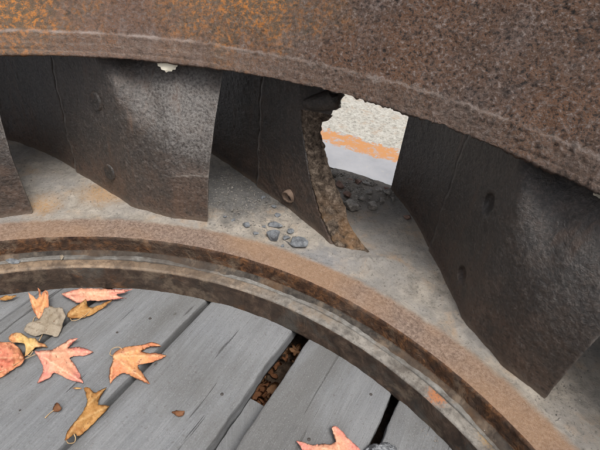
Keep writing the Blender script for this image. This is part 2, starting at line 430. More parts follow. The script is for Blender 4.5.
def mat_ground():
    k = Mt('concrete', 0.9, 0, 0.1)
    a = k.noise(70, 6, 0.75); b = k.noise(5, 5, 0.6); e = k.noise(19, 6, 0.75, 0.5)
    sm = k.ramp(b, [(0.3, (0.20, 0.205, 0.22)), (0.7, (0.29, 0.29, 0.30))])
    sm = k.mix(k.ramp(a, [(0.58, 0), (0.7, 0.5)]), sm, (0.33, 0.30, 0.25))
    agg = k.ramp(a, [(0.34, (0.13, 0.122, 0.108)), (0.47, (0.27, 0.258, 0.228)), (0.64, (0.37, 0.36, 0.325))])
    agg = k.mix(k.ramp(e, [(0.54, 0), (0.64, 0.6)]), agg, (0.26, 0.195, 0.14))
    x = k.xyz()
    d = k.ma('ADD', k.ma('MULTIPLY', x[0], 0.843), k.ma('MULTIPLY', x[1], -0.537))
    de = k.ma('ADD', d, k.ma('MULTIPLY', k.ma('SUBTRACT', e, 0.5), 0.26))
    base = k.mix(k.rng(de, -2.15, -2.13), agg, sm)
    paint = k.ma('MULTIPLY', k.rng(de, -2.14, -2.13), k.rng(de, -2.035, -2.015, 1.0, 0.0))
    paint = k.ma('MULTIPLY', paint, k.ramp(k.noise(24, 6, 0.75, 0.2), [(0.36, 0.0), (0.50, 0.9)]))
    base = k.mix(paint, base, (0.36, 0.165, 0.055))
    return k.out(base, 0.9, k.bump(a, 0.5, 0.004))

def mat_stone(name, c0, c1):
    k = Mt(name, 0.75, 0, 0.2)
    a = k.noise(90, 4, 0.7)
    return k.out(k.ramp(a, [(0.35, c0), (0.65, c1)]), 0.75, k.bump(a, 0.5, 0.002))

def mat_leaf(name, c0, c1, c2, vein):
    k = Mt(name, 0.55, 0.0, 0.2)
    at_ = k.n.new('ShaderNodeAttribute'); at_.attribute_name = 'leafdata'
    sp = k.n.new('ShaderNodeSeparateColor'); k.t.links.new(at_.outputs['Color'], sp.inputs[0])
    a = k.noise(75, 5, 0.7); b = k.noise(22, 4, 0.6); c = k.noise(420, 2, 0.5)
    rim = k.ma('ADD', sp.outputs[1], k.ma('MULTIPLY', k.ma('SUBTRACT', b, 0.5), 0.8))
    base = k.mix(k.rng(rim, 0.25, 0.75), c0, c1)
    base = k.mix(k.ramp(a, [(0.48, 0), (0.66, 0.7)]), base, c2)
    net = k.voro(150, feat='DISTANCE_TO_EDGE')
    base = k.mix(k.ramp(net, [(0.015, 0.30), (0.06, 0)]), base, vein)
    base = k.mix(k.ma('MULTIPLY', sp.outputs[0], 0.75), base, vein)
    edge = k.ma('MULTIPLY', sp.outputs[2], k.ramp(b, [(0.40, 0.1), (0.6, 0.8)]))
    base = k.mix(edge, base, tuple(v * 0.55 for v in c1))
    base = k.mix(k.ramp(k.noise(130, 3, 0.6), [(0.62, 0), (0.68, 0.7)]), base, (0.12, 0.05, 0.022))
    k.b.inputs['Subsurface Weight'].default_value = 0.0
    n = k.bump(k.ma('ADD', k.ma('MULTIPLY', sp.outputs[0], 0.5), k.ma('ADD', a, k.ma('MULTIPLY', c, 0.3))), 0.5, 0.0015)
    k.out(base, 0.7, n)
    tr = k.n.new('ShaderNodeBsdfTranslucent'); k.t.links.new(base, tr.inputs['Color'])
    mx = k.n.new('ShaderNodeMixShader'); mx.inputs[0].default_value = 0.2
    k.t.links.new(k.b.outputs[0], mx.inputs[1]); k.t.links.new(tr.outputs[0], mx.inputs[2])
    k.t.links.new(mx.outputs[0], k.n['Material Output'].inputs[0])
    return k.m

def mat_plain(name, c, rough=0.8):
    k = Mt(name, rough)
    a = k.noise(140, 4, 0.65)
    dk = tuple(v * 0.65 for v in c)
    return k.out(k.ramp(a, [(0.35, dk), (0.65, c)]), rough, k.bump(a, 0.4, 0.0015))

UPPER = mat_upper(); PLATE = mat_plate(); RUSTW = mat_rustwall(); GROOVE = mat_groove()
LIP = mat_lip(); LIPW = mat_lipwall(); SLEEVE = mat_sleeve(); FRACT = mat_fracture()
WOOD = mat_wood(); GROUND = mat_ground()
CHIP = mat_stone('slate_blue_chip', (0.06, 0.064, 0.070), (0.175, 0.185, 0.196))
DIRT = mat_stone('grey_brown_clod', (0.085, 0.078, 0.070), (0.27, 0.25, 0.225))
REDCHIP = mat_stone('reddish_scale', (0.09, 0.055, 0.042), (0.22, 0.145, 0.118))

# ------------------------------------------------------------------ ground
def flat_sheet(name, half, z, mat):
    n = 40
    g = np.linspace(-half, half, n)
    X, Y = np.meshgrid(g, g, indexing='ij')
    V = np.stack([X, Y, np.full_like(X, z)], -1)
    i, j = np.meshgrid(np.arange(n - 1), np.arange(n - 1), indexing='ij')
    a = i * n + j
    Q = np.stack([a, a + n, a + n + 1, a + 1], -1)
    return link(name, quad_mesh(name, V, Q), mat)
ZG = -0.12
tag(flat_sheet('ground', 20, ZG, GROUND), 'pale concrete ground with a worn orange painted line', kind='structure')

def gap_shade_disc():  # dark sheet added under the planks so the gaps stay dark
    n = 96; rs = [0.0, 0.4, 0.8, 1.1, 1.39]
    V = [(0, 0, ZG + 0.006)] + [(r * math.cos(2 * math.pi * q / n), r * math.sin(2 * math.pi * q / n), ZG + 0.006) for r in rs[1:] for q in range(n)]
    F = [(0, 1 + q, 1 + (q + 1) % n) for q in range(n)]
    for k in range(len(rs) - 2):
        a, b = 1 + k * n, 1 + (k + 1) * n
        F += [(a + q, b + q, b + (q + 1) % n, a + (q + 1) % n) for q in range(n)]
    me = bpy.data.meshes.new('soil_shade'); me.from_pydata(V, [], F)
    k = Mt('dark_gap_shade', 0.95, 0, 0.05); a = k.noise(60, 5, 0.7)
    o = link('soil_shade', me, k.out(k.ramp(a, [(0.35, (0.015, 0.011, 0.008)), (0.65, (0.06, 0.042, 0.03))]), 0.95, k.bump(a, 1.0, 0.008)))
    tag(o, 'added dark sheet that deepens the shade in the plank gaps', kind='structure')
gap_shade_disc()

# ------------------------------------------------------------------ timber deck: every plank its own piece
deck = empty('deck', (0, 0, ZG))
tag(deck, 'weathered grey timber deck of wide planks inside the ring', kind='structure')
PT = 0.052
def plank(n0, n1, zoff, rag0=0.0, rag1=0.0, seed=0):
    RD = 1.40
    nm = max(abs(n0), abs(n1))
    L = math.sqrt(max(RD * RD - nm * nm, 0.01))
    # fine stations where the deck is in view
    ts = np.unique(np.concatenate([np.linspace(-L, max(-0.98, -L), 12), np.linspace(max(-0.98, -L), -0.10, 220), np.linspace(-0.10, L, 16)]))
    wv = n1 - n0
    e = np.array([0.0, 0.0008, 0.0022, 0.005])
    ws = np.concatenate([e, np.linspace(0.016, wv - 0.016, 18), wv - e[::-1]])
    dz = np.where(ws < 0.005, -(0.0028 * (1 - ws / 0.005) ** 2), 0) + np.where(ws > wv - 0.005, -(0.0028 * (1 - (wv - ws) / 0.005) ** 2), 0)
    T, W = np.meshgrid(ts, ws, indexing='ij')
    DZ = np.broadcast_to(dz, T.shape).copy()
    P1 = np.stack([T, W * 0, W * 0 + seed * 3.3], -1)
    left = rag0 * (fbm(P1, 14, 4, seed) + 0.25) * np.clip(1 - W / (wv * 0.5), 0, 1) ** 3
    right = rag1 * (fbm(P1, 14, 4, seed + 5) + 0.25) * np.clip(1 - (wv - W) / (wv * 0.5), 0, 1) ** 3
    Wd = W + left - right
    PP = np.stack([T * 3, Wd * 40, W * 0 + seed], -1)
    DZ += 0.0011 * fbm(PP, 1.0, 3, seed + 9) - 0.0025 * ((W / wv - 0.5) * 2) ** 2 * (0.3 + 0.7 * (seed % 2))
    # shared mesh frame: local x along plank, y across
    top = np.stack([T, Wd, DZ], -1)
    nt_, nw = T.shape
    ring_l = top[:, :1].copy(); ring_l[..., 2] = -PT
    ring_r = top[:, -1:].copy(); ring_r[..., 2] = -PT
    # side rows for relief on the long edges
    def side(edge, bot, k):
        f = np.array([0.25, 0.5, 0.75])[None, :, None]
        s = edge * (1 - f) + bot * f
        s[..., 1] += 0.0022 * k * fbm(s * np.array([1, 1, 4.0]), 26, 3, seed + 31)
        return s
    G = np.concatenate([ring_l, side(top[:, :1], ring_l, 1)[:, ::-1], top, side(top[:, -1:], ring_r, 1), ring_r], 1)
    m = G.shape[1]
    i, j = np.meshgrid(np.arange(nt_ - 1), np.arange(m), indexing='ij')
    a = i * m + j; b = i * m + (j + 1) % m
    Q = np.stack([a, a + m, b + m, b], -1).reshape(-1, 4)
    V = G.reshape(-1, 3)
    me = quad_mesh('plank', V, Q)
    bm = bmesh.new(); bm.from_mesh(me); bm.edges.ensure_lookup_table()
    bmesh.ops.holes_fill(bm, edges=[q for q in bm.edges if q.is_boundary], sides=0)
    bmesh.ops.recalc_face_normals(bm, faces=bm.faces)
    bm.to_mesh(me); bm.free()
    o = link('plank', me, WOOD, deck)
    o.location = (NNRM * n0)[0], (NNRM * n0)[1], zoff - ZG
    o.rotation_euler = (0, 0, GRA)
    return o

bounds = [(-0.012, -0.222, 0.004, 0.001), (-0.235, -0.449, 0.001, 0.002), (-0.462, -0.574, 0.001, 0.001), (-0.578, -0.775, 0.001, 0.001),
          (-0.790, -1.00, 0.001, 0.001), (-1.012, -1.22, 0.001, 0.001),
          (0.249, 0.034, 0.002, 0.002), (0.478, 0.266, 0.002, 0.002), (0.705, 0.492, 0.002, 0.002), (0.93, 0.717, 0.002, 0.002), (1.15, 0.942, 0.002, 0.002)]
for q, (n1, n0, rg1, rg0) in enumerate(bounds):
    plank(n0, n1, [0.0, -0.001, 0.0, -0.002, 0, 0, -0.001, 0.001, 0, 0, 0][q], rg0, rg1, q + 1)
def beam(name, a, b, wd, z0, z1, mat, parent):
    a, b = np.array(a, float), np.array(b, float)
    d = (b - a) / np.linalg.norm(b - a); s_ = np.array([-d[1], d[0]])
    bm = bmesh.new()
    n = 24
    rows = []
    for k in range(n + 1):
        c = a + (b - a) * k / n
        rows.append([bm.verts.new((*(c + s_ * wd * sx * (1 + 0.03 * random.uniform(-1, 1))), z)) for sx, z in ((-.5, z0), (.5, z0), (.5, z1), (-.5, z1))])
    for k in range(n):
        for j in range(4):
            bm.faces.new((rows[k][j], rows[k][(j + 1) % 4], rows[k + 1][(j + 1) % 4], rows[k + 1][j]))
    bm.faces.new(rows[0][::-1]); bm.faces.new(rows[-1])
    bmesh.ops.recalc_face_normals(bm, faces=bm.faces)
    me = bpy.data.meshes.new(name); bm.to_mesh(me); bm.free()
    o = link(name, me, mat, parent, smooth=False)
    o.location = (0, 0, -ZG)
    return o
for tj in (-0.63, 0.05, 0.75, -1.12):      # joists across, under the planks
    hl = math.sqrt(1.36 ** 2 - tj ** 2)
    a, b = NDIR * tj - NNRM * hl, NDIR * tj + NNRM * hl
    beam('joist', a[:2], b[:2], 0.14, ZG + 0.010, -PT - 0.002, WOOD, deck)

# ------------------------------------------------------------------ the turbine runner
runner = empty('turbine_runner', (0, 0, 0))
tag(runner, 'huge rusted iron turbine wheel with curved vanes between two rings on the deck', 'turbine wheel')

def theta_list(fine, coarse=3.0, lo=96, hi=204):
    return np.concatenate([np.arange(lo, hi, fine), np.arange(hi, lo + 360, coarse)])

def densify(pts, steps):
    out, idx = [], []
    for k in range(len(pts)):
        a, b = np.array(pts[k][:2], float), np.array(pts[(k + 1) % len(pts)][:2], float)
        st = steps[k]
        n = max(1, int(round(np.linalg.norm(b - a) / st)))
        for i in range(n):
            out.append(a + (b - a) * i / n); idx.append(k)
    return np.array(out), np.array(idx)

def revolve(name, pts, steps, matids, mats, thetas, disp=None, tilt=False, parent=None):
    """closed ring: pts is the (radius, height) section, counter-clockwise"""
    P, seg = densify(pts, steps)
    T = np.radians(thetas)
    nxt, prv = np.roll(P, -1, 0), np.roll(P, 1, 0)
    tg = nxt - prv; tg /= np.linalg.norm(tg, axis=1)[:, None] + 1e-12
    nr, nz = tg[:, 1], -tg[:, 0]
    Rr = np.broadcast_to(P[:, 0], (len(T), len(P))).copy(); Zz = np.broadcast_to(P[:, 1], Rr.shape).copy()
    C, S = np.cos(T)[:, None], np.sin(T)[:, None]
    B = np.stack([Rr * C, Rr * S, Zz], -1)
    if disp is not None:
        dd = disp(B, Rr, Zz, np.broadcast_to(seg, Rr.shape), np.degrees(np.broadcast_to(T[:, None], Rr.shape)))
        Rr = Rr + dd * nr; Zz = Zz + dd * nz
        B = np.stack([Rr * C, Rr * S, Zz], -1)
    if tilt: B[..., 2] += z_up(B[..., 0], B[..., 1])
    n, m = B.shape[:2]
    i, j = np.meshgrid(np.arange(n), np.arange(m), indexing='ij')
    a = i * m + j; b = i * m + (j + 1) % m; c = ((i + 1) % n) * m + j; d = ((i + 1) % n) * m + (j + 1) % m
    Q = np.stack([a, c, d, b], -1).reshape(-1, 4)
    mi = np.array(matids)[seg][None, :].repeat(n, 0).ravel()
    return link(name, quad_mesh(name, B, Q, mi), mats, parent)

heaps = [(at(350, 188, ZP), 0.030, 0.008), (at(372, 196, ZP), 0.026, 0.005), (at(340, 180, ZP), 0.03, 0.008), (at(385, 190, ZP), 0.02, 0.004),
         (at(285, 232, ZP), 0.04, 0.003), (at(240, 205, ZP), 0.05, 0.004), (at(370, 262, ZP), 0.028, 0.009)]
def d_low(B, R, Z, seg, th):
    top = (seg == 0) | (seg == 1)
    d = 0.0011 * fbm(B, 60, 3, 3) + 0.0016 * fbm(B, 14, 3, 4) * (R > 1.0)
    d = d - 0.0016 * (sstep(1.012, 1.0, R) * 0 + sstep(0.998, 1.008, R)) * top            # rim stands a little proud
    for c, s, h in heaps:
        g = np.exp(-((B[..., 0] - c[0]) ** 2 + (B[..., 1] - c[1]) ** 2) / (2 * s * s))
        d = d + top * g * h * (1 + 0.8 * fbm(B, 55, 3, 8))
    wall = (seg == 5) | (seg == 6)
    d = d + wall * 0.0018 * fbm(B, 70, 3, 12)
    # ragged outer edge
    d = d + (R > 1.425) * 0.004 * fbm(B, 30, 3, 21)
    return d
# section of the lower ring: plate top runs inward, then steps down to the groove
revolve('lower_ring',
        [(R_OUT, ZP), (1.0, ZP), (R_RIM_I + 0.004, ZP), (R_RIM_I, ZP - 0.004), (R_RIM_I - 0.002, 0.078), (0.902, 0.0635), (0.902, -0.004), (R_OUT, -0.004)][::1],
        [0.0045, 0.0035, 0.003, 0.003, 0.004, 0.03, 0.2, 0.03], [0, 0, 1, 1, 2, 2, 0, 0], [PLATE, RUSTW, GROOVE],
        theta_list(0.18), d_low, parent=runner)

# the pale sleeve ring and the inner wear ring, a wavering crack between them
def crack(th): return 0.0015 * np.sin(np.radians(th) * 23) + 0.0020 * fbm(np.stack([th * 0.12, th * 0, th * 0], -1), 1.0, 4, 77)
RC = 0.899
def d_sleeve(B, R, Z, seg, th):
    d = 0.0006 * fbm(B, 60, 3, 40)
    inner = (seg == 2) | (seg == 1)
    return d - 0.0 + inner * (-(crack(th)) - 0.0005)
def d_wear(B, R, Z, seg, th):
    d = 0.0008 * fbm(B, 50, 3, 41) + 0.001 * fbm(B, 9, 2, 42)
    outer = (seg == 5) | (seg == 6)
    return d + outer * (crack(th) - 0.0005)
def seg_ring(name, pts, steps, ids, mats, fn): return revolve(name, pts, steps, ids, mats, theta_list(0.22), fn, parent=runner)
seg_ring('sleeve_ring', [(R_LIP_O, ZL - 0.002), (R_LIP_O - 0.002, ZL), (RC + 0.0025, ZL), (RC + 0.001, ZL - 0.002), (RC + 0.001, 0.002), (R_LIP_O, 0.002)],
         [0.003, 0.003, 0.003, 0.01, 0.02, 0.03], [0] * 6, [SLEEVE], d_sleeve)
seg_ring('wear_ring', [(RC - 0.001, ZL - 0.003), (RC - 0.003, ZL), (R_LIP_I + 0.004, ZL), (R_LIP_I, ZL - 0.004), (R_LIP_I + 0.003, -0.005), (RC - 0.001, -0.005)],
         [0.003, 0.003, 0.003, 0.0035, 0.02, 0.02], [0, 0, 0, 1, 1, 1], [LIP, LIPW], d_wear)

# upper ring: lip, weld bead and a flaring pitted cone
def d_up(B, R, Z, seg, th):
    vis = (seg >= 3) & (seg <= 10)
    d = vis * (0.0013 * fbm(B, 105, 3, 50) + 0.0016 * fbm(B, 22, 3, 51) + 0.004 * fbm(B, 4, 2, 52))
    d = d + (seg <= 4) * 0.0012 * fbm(B, 45, 3, 53)
    return d
UPP = [(1.36, 0.012), (1.06, 0.010), (R_UP + 0.001, 0.0), (R_UP, 0.0025), (R_UP + 0.006, 0.011), (1.0645, 0.0350), (1.0648, 0.0380), (1.0672, 0.0405), (1.0715, 0.0420),
       (1.17, 0.150), (1.31, 0.315), (1.325, 0.318), (1.36, 0.05)]
upper = revolve('upper_ring', UPP[::-1], [0.05, 0.05, 0.0025, 0.0025, 0.0025, 0.0025, 0.0025, 0.0025, 0.0025, 0.0025, 0.004, 0.03, 0.03][::1],
                [0] * 13, [UPPER], theta_list(0.13), lambda B, R, Z, seg, th: np.where((R < 1.315) & (Z > -0.001) & ((R < 1.05) | (Z > 0.013)), (0.0010 + 0.0019 * sstep(176, 140, th)) * fbm(B, 118, 3, 50, 0.6) + 0.0014 * fbm(B, 22, 3, 51) + 0.003 * fbm(B, 4, 2, 52), 0.0), tilt=True, parent=runner)

# ------------------------------------------------------------------ vanes
PROF = np.array([(-2.0, 1.036), (0, 1.028), (5, 1.020), (11.3, 1.055), (15.5, 1.125), (20.2, 1.215), (24.7, 1.325), (28.8, 1.412), (30.5, 1.434)])
PROF2 = np.array([(138, 1.072), (142, 1.066), (145.5, 1.079), (151.1, 1.136), (157.9, 1.218), (161.8, 1.272), (166.6, 1.362), (168.6, 1.405)]); PROF2[:, 0] -= 138.6
def smooth_prof(P):
    x = np.linspace(P[0, 0], P[-1, 0], 400); y = np.interp(x, P[:, 0], P[:, 1])
    kx = np.arange(-24, 25); kk = np.exp(-(kx / 9.0) ** 2); kk /= kk.sum()
    yp = np.concatenate([2 * y[0] - y[24:0:-1], y, 2 * y[-1] - y[-2:-26:-1]])
    return x, np.convolve(yp, kk, 'valid')
SP1, SP2 = smooth_prof(PROF), smooth_prof(PROF2)
RIV = [(14.6, 0.377), (14.3, 0.187)]
SEAM = 20.3

def vane_shape(th0, s, z, prof, dimple=0.0, facet=1.0, seam=1.0):
    """front face radius for angle offset s and height z"""
    r = np.interp(s, *prof)
    sc = np.interp(z, [0.22, 0.265, 0.35, 0.466, 0.52], [5.6, 6.3, 7.3, 10.4, 12.0])
    m = sstep(sc + 2.2, sc - 2.4, s) * sstep(0.255, 0.275, z) * facet
    r = r + m * (0.003 * (th0 > 150) * (th0 < 170) + 1.05 * np.clip(z - 0.255, 0, 1) ** 2)
    r = r + 0.010 * np.sin(np.clip((z - ZP) / 0.38, 0, 1) * math.pi) * -0.5
    # the tail plate is let in behind the cast blade
    sq = s + 0.10 * np.sin(z * 45) + 0.06 * np.sin(z * 131)
    r = r + seam * (0.009 * sstep(SEAM - 0.04, SEAM + 0.08, sq) + 0.005 * np.exp(-((sq - SEAM - 0.12) / 0.10) ** 2) - 0.0015 * np.exp(-((sq - SEAM + 0.2) / 0.18) ** 2))
    if dimple:
        for (sr, zr) in RIV:
            d2 = ((s - sr) * D(1) * 1.5 / 0.0165) ** 2 + ((z - zr) / (0.023 if zr > 0.3 else 0.019)) ** 2
            r = r + dimple * np.exp(-d2 ** 2)
    return r

def vane(th0, prof, hi, mat, dimple=0.0, facet=1.0, seam=1.0, brk=None, s_end=28.8, notch=True, seed=0):
    nu, nv = (300, 130) if hi else (40, 14)
    u = np.linspace(0, 1, nu); v = np.linspace(0, 1, nv)
    Uu, Vv = np.meshgrid(u, v, indexing='ij')
    ztop = 0.535
    z = (ZP - 0.012) + (ztop - ZP + 0.012) * Vv
    if brk is None:
        s0 = (0.9 * (z - 0.115) / 0.385 if seed == 0 else -0.95 * sstep(0.115, 0.50, z)) + (0.05 * fbm(np.stack([z, z * 0, z * 0 + seed], -1), 20, 2, seed) if hi else 0)
        # rounded lower corner of the tip
        s0 = s0 + 0.12 * sstep(ZP + 0.010, ZP, z)
        s0b = s0
    else:
        f, b = brk
        s0 = np.interp(z, f[:, 0], f[:, 1]); s0b = np.interp(z, b[:, 0], b[:, 1])
    # ring-side limit: top of the vane follows the underside of the upper ring
    def place(s, off):
        r = vane_shape(th0, s, z, prof, dimple if off is None else 0.0, facet, seam if off is None else 0)
        th = np.radians(th0 + s)
        x, y = r * np.cos(th), r * np.sin(th)
        if off is not None:
            ds = 0.05
            r2 = vane_shape(th0, s + ds, z, prof, 0, facet, 0); t2 = np.radians(th0 + s + ds)
            tx, ty = r2 * np.cos(t2) - x, r2 * np.sin(t2) - y
            L = np.hypot(tx, ty) + 1e-9
            nx, ny = ty / L, -tx / L
            sg = np.where(nx * x + ny * y > 0, 1.0, -1.0)
            x, y = x + nx * sg * off, y + ny * sg * off
        top = z_up(x, y) + 0.0075
        zz = z.copy()
        if notch:
            rr = np.hypot(x, y)
            ncut = 0.050 * np.exp(-((s - 4.3) / 0.95) ** 4) * (1 + 0.35 * fbm(np.stack([s * 1.3, s * 0, s * 0 + seed], -1), 1.0, 3, 3))
        zz = (ZP - 0.012) + (top - ZP + 0.012) * Vv
        if notch: zz = zz - ncut * sstep(0.80, 1.0, Vv)
        return np.stack([x, y, zz], -1)
    sF = s0 + (s_end - s0) * Uu; sB = s0b + (s_end - s0b) * Uu
    Fp = place(sF, None)
    if hi:
        w_ = (0.0009 * fbm(Fp, 90, 3, 60 + seed) + 0.0011 * fbm(Fp, 10, 2, 61 + seed))
        dirv = Fp[..., :2] / np.linalg.norm(Fp[..., :2], axis=-1, keepdims=True)
        Fp[..., :2] += dirv * w_[..., None]
    if brk is None: thick = 0.005 + 0.033 * sstep(-1, 9, sB) - 0.018 * sstep(16, 28, sB)
    else: thick = 0.040 - 0.020 * sstep(16, 28, sB)
    Bp = place(sB, thick)
    n = nu * nv
    idx = np.arange(n).reshape(nu, nv)
    def quads(I, flip):
        a, b, c, d = I[:-1, :-1], I[1:, :-1], I[1:, 1:], I[:-1, 1:]
        q = np.stack([a, b, c, d] if not flip else [a, d, c, b], -1); return q.reshape(-1, 4)
    def strip(ia, ib, flip):
        q = np.stack([ia[:-1], ia[1:], ib[1:], ib[:-1]] if not flip else [ia[:-1], ib[:-1], ib[1:], ia[1:]], -1); return q
    Q = np.concatenate([quads(idx, False), quads(idx + n, True), strip(idx[0], idx[0] + n, False), strip(idx[-1], idx[-1] + n, True),
                        strip(idx[:, 0], idx[:, 0] + n, True), strip(idx[:, -1], idx[:, -1] + n, False)])
    me = quad_mesh('vane', np.concatenate([Fp.reshape(-1, 3), Bp.reshape(-1, 3)]), Q)
    bm = bmesh.new(); bm.from_mesh(me); bmesh.ops.recalc_face_normals(bm, faces=bm.faces); bm.to_mesh(me); bm.free()
    ca = me.color_attributes.new('edge_wear_light', 'FLOAT_COLOR', 'POINT')
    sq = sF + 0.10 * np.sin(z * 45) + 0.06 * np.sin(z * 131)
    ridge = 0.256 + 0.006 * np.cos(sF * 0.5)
    ewv = seam * np.exp(-((sq - SEAM + 0.06) / 0.13) ** 2) + (seed == 1) * 0.8 * np.exp(-((z - ridge) / 0.0016) ** 2) * sstep(6.5, 5.5, sF) + 0.4 * np.exp(-((sF - s0) / 0.12) ** 2) * (brk is None)  # worn seam and tip edges; the ridge's lit line is painted pale
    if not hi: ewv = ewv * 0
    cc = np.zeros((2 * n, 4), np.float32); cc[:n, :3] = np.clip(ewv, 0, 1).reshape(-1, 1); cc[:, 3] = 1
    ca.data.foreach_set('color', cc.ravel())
    o = link('vane', me, mat, runner)
    if brk is not None: EDGE['f'], EDGE['b'] = Fp[0].copy(), Bp[0].copy()
    try: me.set_sharp_from_angle(angle=math.radians(50))
    except Exception: pass
    return o

def surf_point(th0, s, z, prof, lift=0.0):
    r = float(vane_shape(th0, np.array([s]), np.array([z]), prof)[0])
    r2 = float(vane_shape(th0, np.array([s + 0.3]), np.array([z]), prof)[0])
    a, b = pol(r, th0 + s, z), pol(r2, th0 + s + 0.3, z)
    t = (b - a) / np.linalg.norm(b - a); n = np.array([t[1], -t[0], 0])
    if n @ np.array([a[0], a[1], 0]) > 0: n = -n
    return a + n * lift, t, n

TH = 162.55
VM = {k: None for k in range(15)}
sky_sheen1 = [(pol(1.03, TH + 4, 0.44), 0.06, 0.135), (pol(1.03, TH + 1, 0.35), 0.03, 0.10)]
sky_sheen3 = [(pol(1.03, TH - 48 + 5.5, 0.36), 0.05, 0.16)]
MV0 = mat_vane('dark_iron_vane_plain', tint=1.4); MV1 = mat_vane('dark_iron_vane_sheen', sky_sheen=sky_sheen1, tint=1.5); MV3 = mat_vane('dark_iron_vane_shaded', sky_sheen=())  # one iron; tint paints lit vanes paler and shaded vanes darker
brk_f = np.array([(0.10, 145.0), (0.115, 145.5), (0.178, 148.4), (0.258, 150.4), (0.316, 151.46), (0.371, 152.5), (0.434, 153.2), (0.55, 153.6)]); brk_f[:, 1] -= 138.6
brk_b = np.array([(0.10, 141.6), (0.115, 142.0), (0.155, 143.9), (0.21, 146.2), (0.26, 148.4), (0.32, 150.5), (0.365, 151.6), (0.39, 151.5), (0.41, 150.4), (0.43, 150.0), (0.47, 150.8), (0.55, 151.0)]); brk_b[:, 1] -= 138.6
vanes = {}; EDGE = {}
for k in range(15):
    th0 = TH - 24 * (k - 1)
    hi = k in (0, 1, 2, 3)
    if k == 2:
        v = vane(138.6, SP2, True, MV3, 0, 0.0, 0.8, (brk_f, brk_b), s_end=29.6, notch=False, seed=k)
    else:
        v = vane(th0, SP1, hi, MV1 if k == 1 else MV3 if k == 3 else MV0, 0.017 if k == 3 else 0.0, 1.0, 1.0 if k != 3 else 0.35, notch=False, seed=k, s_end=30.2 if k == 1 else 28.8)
    vanes[k] = v
vanes[1]['label'] = 'dark vane with a pale sky sheen painted in near its upper tip'
vanes[2]['label'] = 'shade-darkened vane with its inner tip broken off, rough brown break'

# rivets
def disc_mesh(name, ra, rb, dome, n=28, rings=7, rimw=0.0):
    bm = bmesh.new(); prev = None
    c = bm.verts.new((0, 0, dome))
    for i in range(1, rings + 1):
        f = i / rings
        h = dome * (1 - f ** 2.2)
        if rimw: h = dome * (0.55 + 0.45 * f ** 3) if f < 0.86 else dome * (1 - (f - 0.86) / 0.14)
        ring = [bm.verts.new((ra * f * math.cos(2 * math.pi * q / n), rb * f * math.sin(2 * math.pi * q / n), h)) for q in range(n)]
        for q in range(n):
            if prev is None: bm.faces.new((c, ring[q], ring[(q + 1) % n]))
            else: bm.faces.new((prev[q], ring[q], ring[(q + 1) % n], prev[(q + 1) % n]))
        prev = ring
    low = [bm.verts.new((v.co.x, v.co.y, -0.012)) for v in prev]
    for q in range(n): bm.faces.new((prev[q], low[q], low[(q + 1) % n], prev[(q + 1) % n]))
    bm.faces.new(low[::-1])
    bmesh.ops.recalc_face_normals(bm, faces=bm.faces)
    me = bpy.data.meshes.new(name); bm.to_mesh(me); bm.free()
    return me
RM = mat_vane('rivet_iron', foot=False)
def put(me, name, parent, p, t, n, mat, spin=0.0):
    me = me.copy() if me.users else me
    o = link(name, me, mat, parent)
    zx = Vector(n).normalized(); xx = Vector(t).normalized(); yy = zx.cross(xx)
    mt = Matrix((xx, yy, zx)).transposed().to_4x4(); mt.translation = Vector(p)
    o.matrix_local = mt @ Matrix.Rotation(spin, 4, 'Z')
    return o
RMESH = disc_mesh('rivet', 0.0205, 0.0245, 0.0075, n=36, rings=9, rimw=1)
RMESH2 = disc_mesh('rivet', 0.0085, 0.010, 0.004)
for k in (0, 1, 3, 4):
    th0 = TH - 24 * (k - 1)
    for (s_, z_) in RIV:
        p_, t_, n_ = surf_point(th0, s_, z_, SP1, -0.016 if k == 3 else -0.0008)
        put(RMESH2 if k == 3 else RMESH, 'rivet', vanes[k], p_, t_, n_, RM)

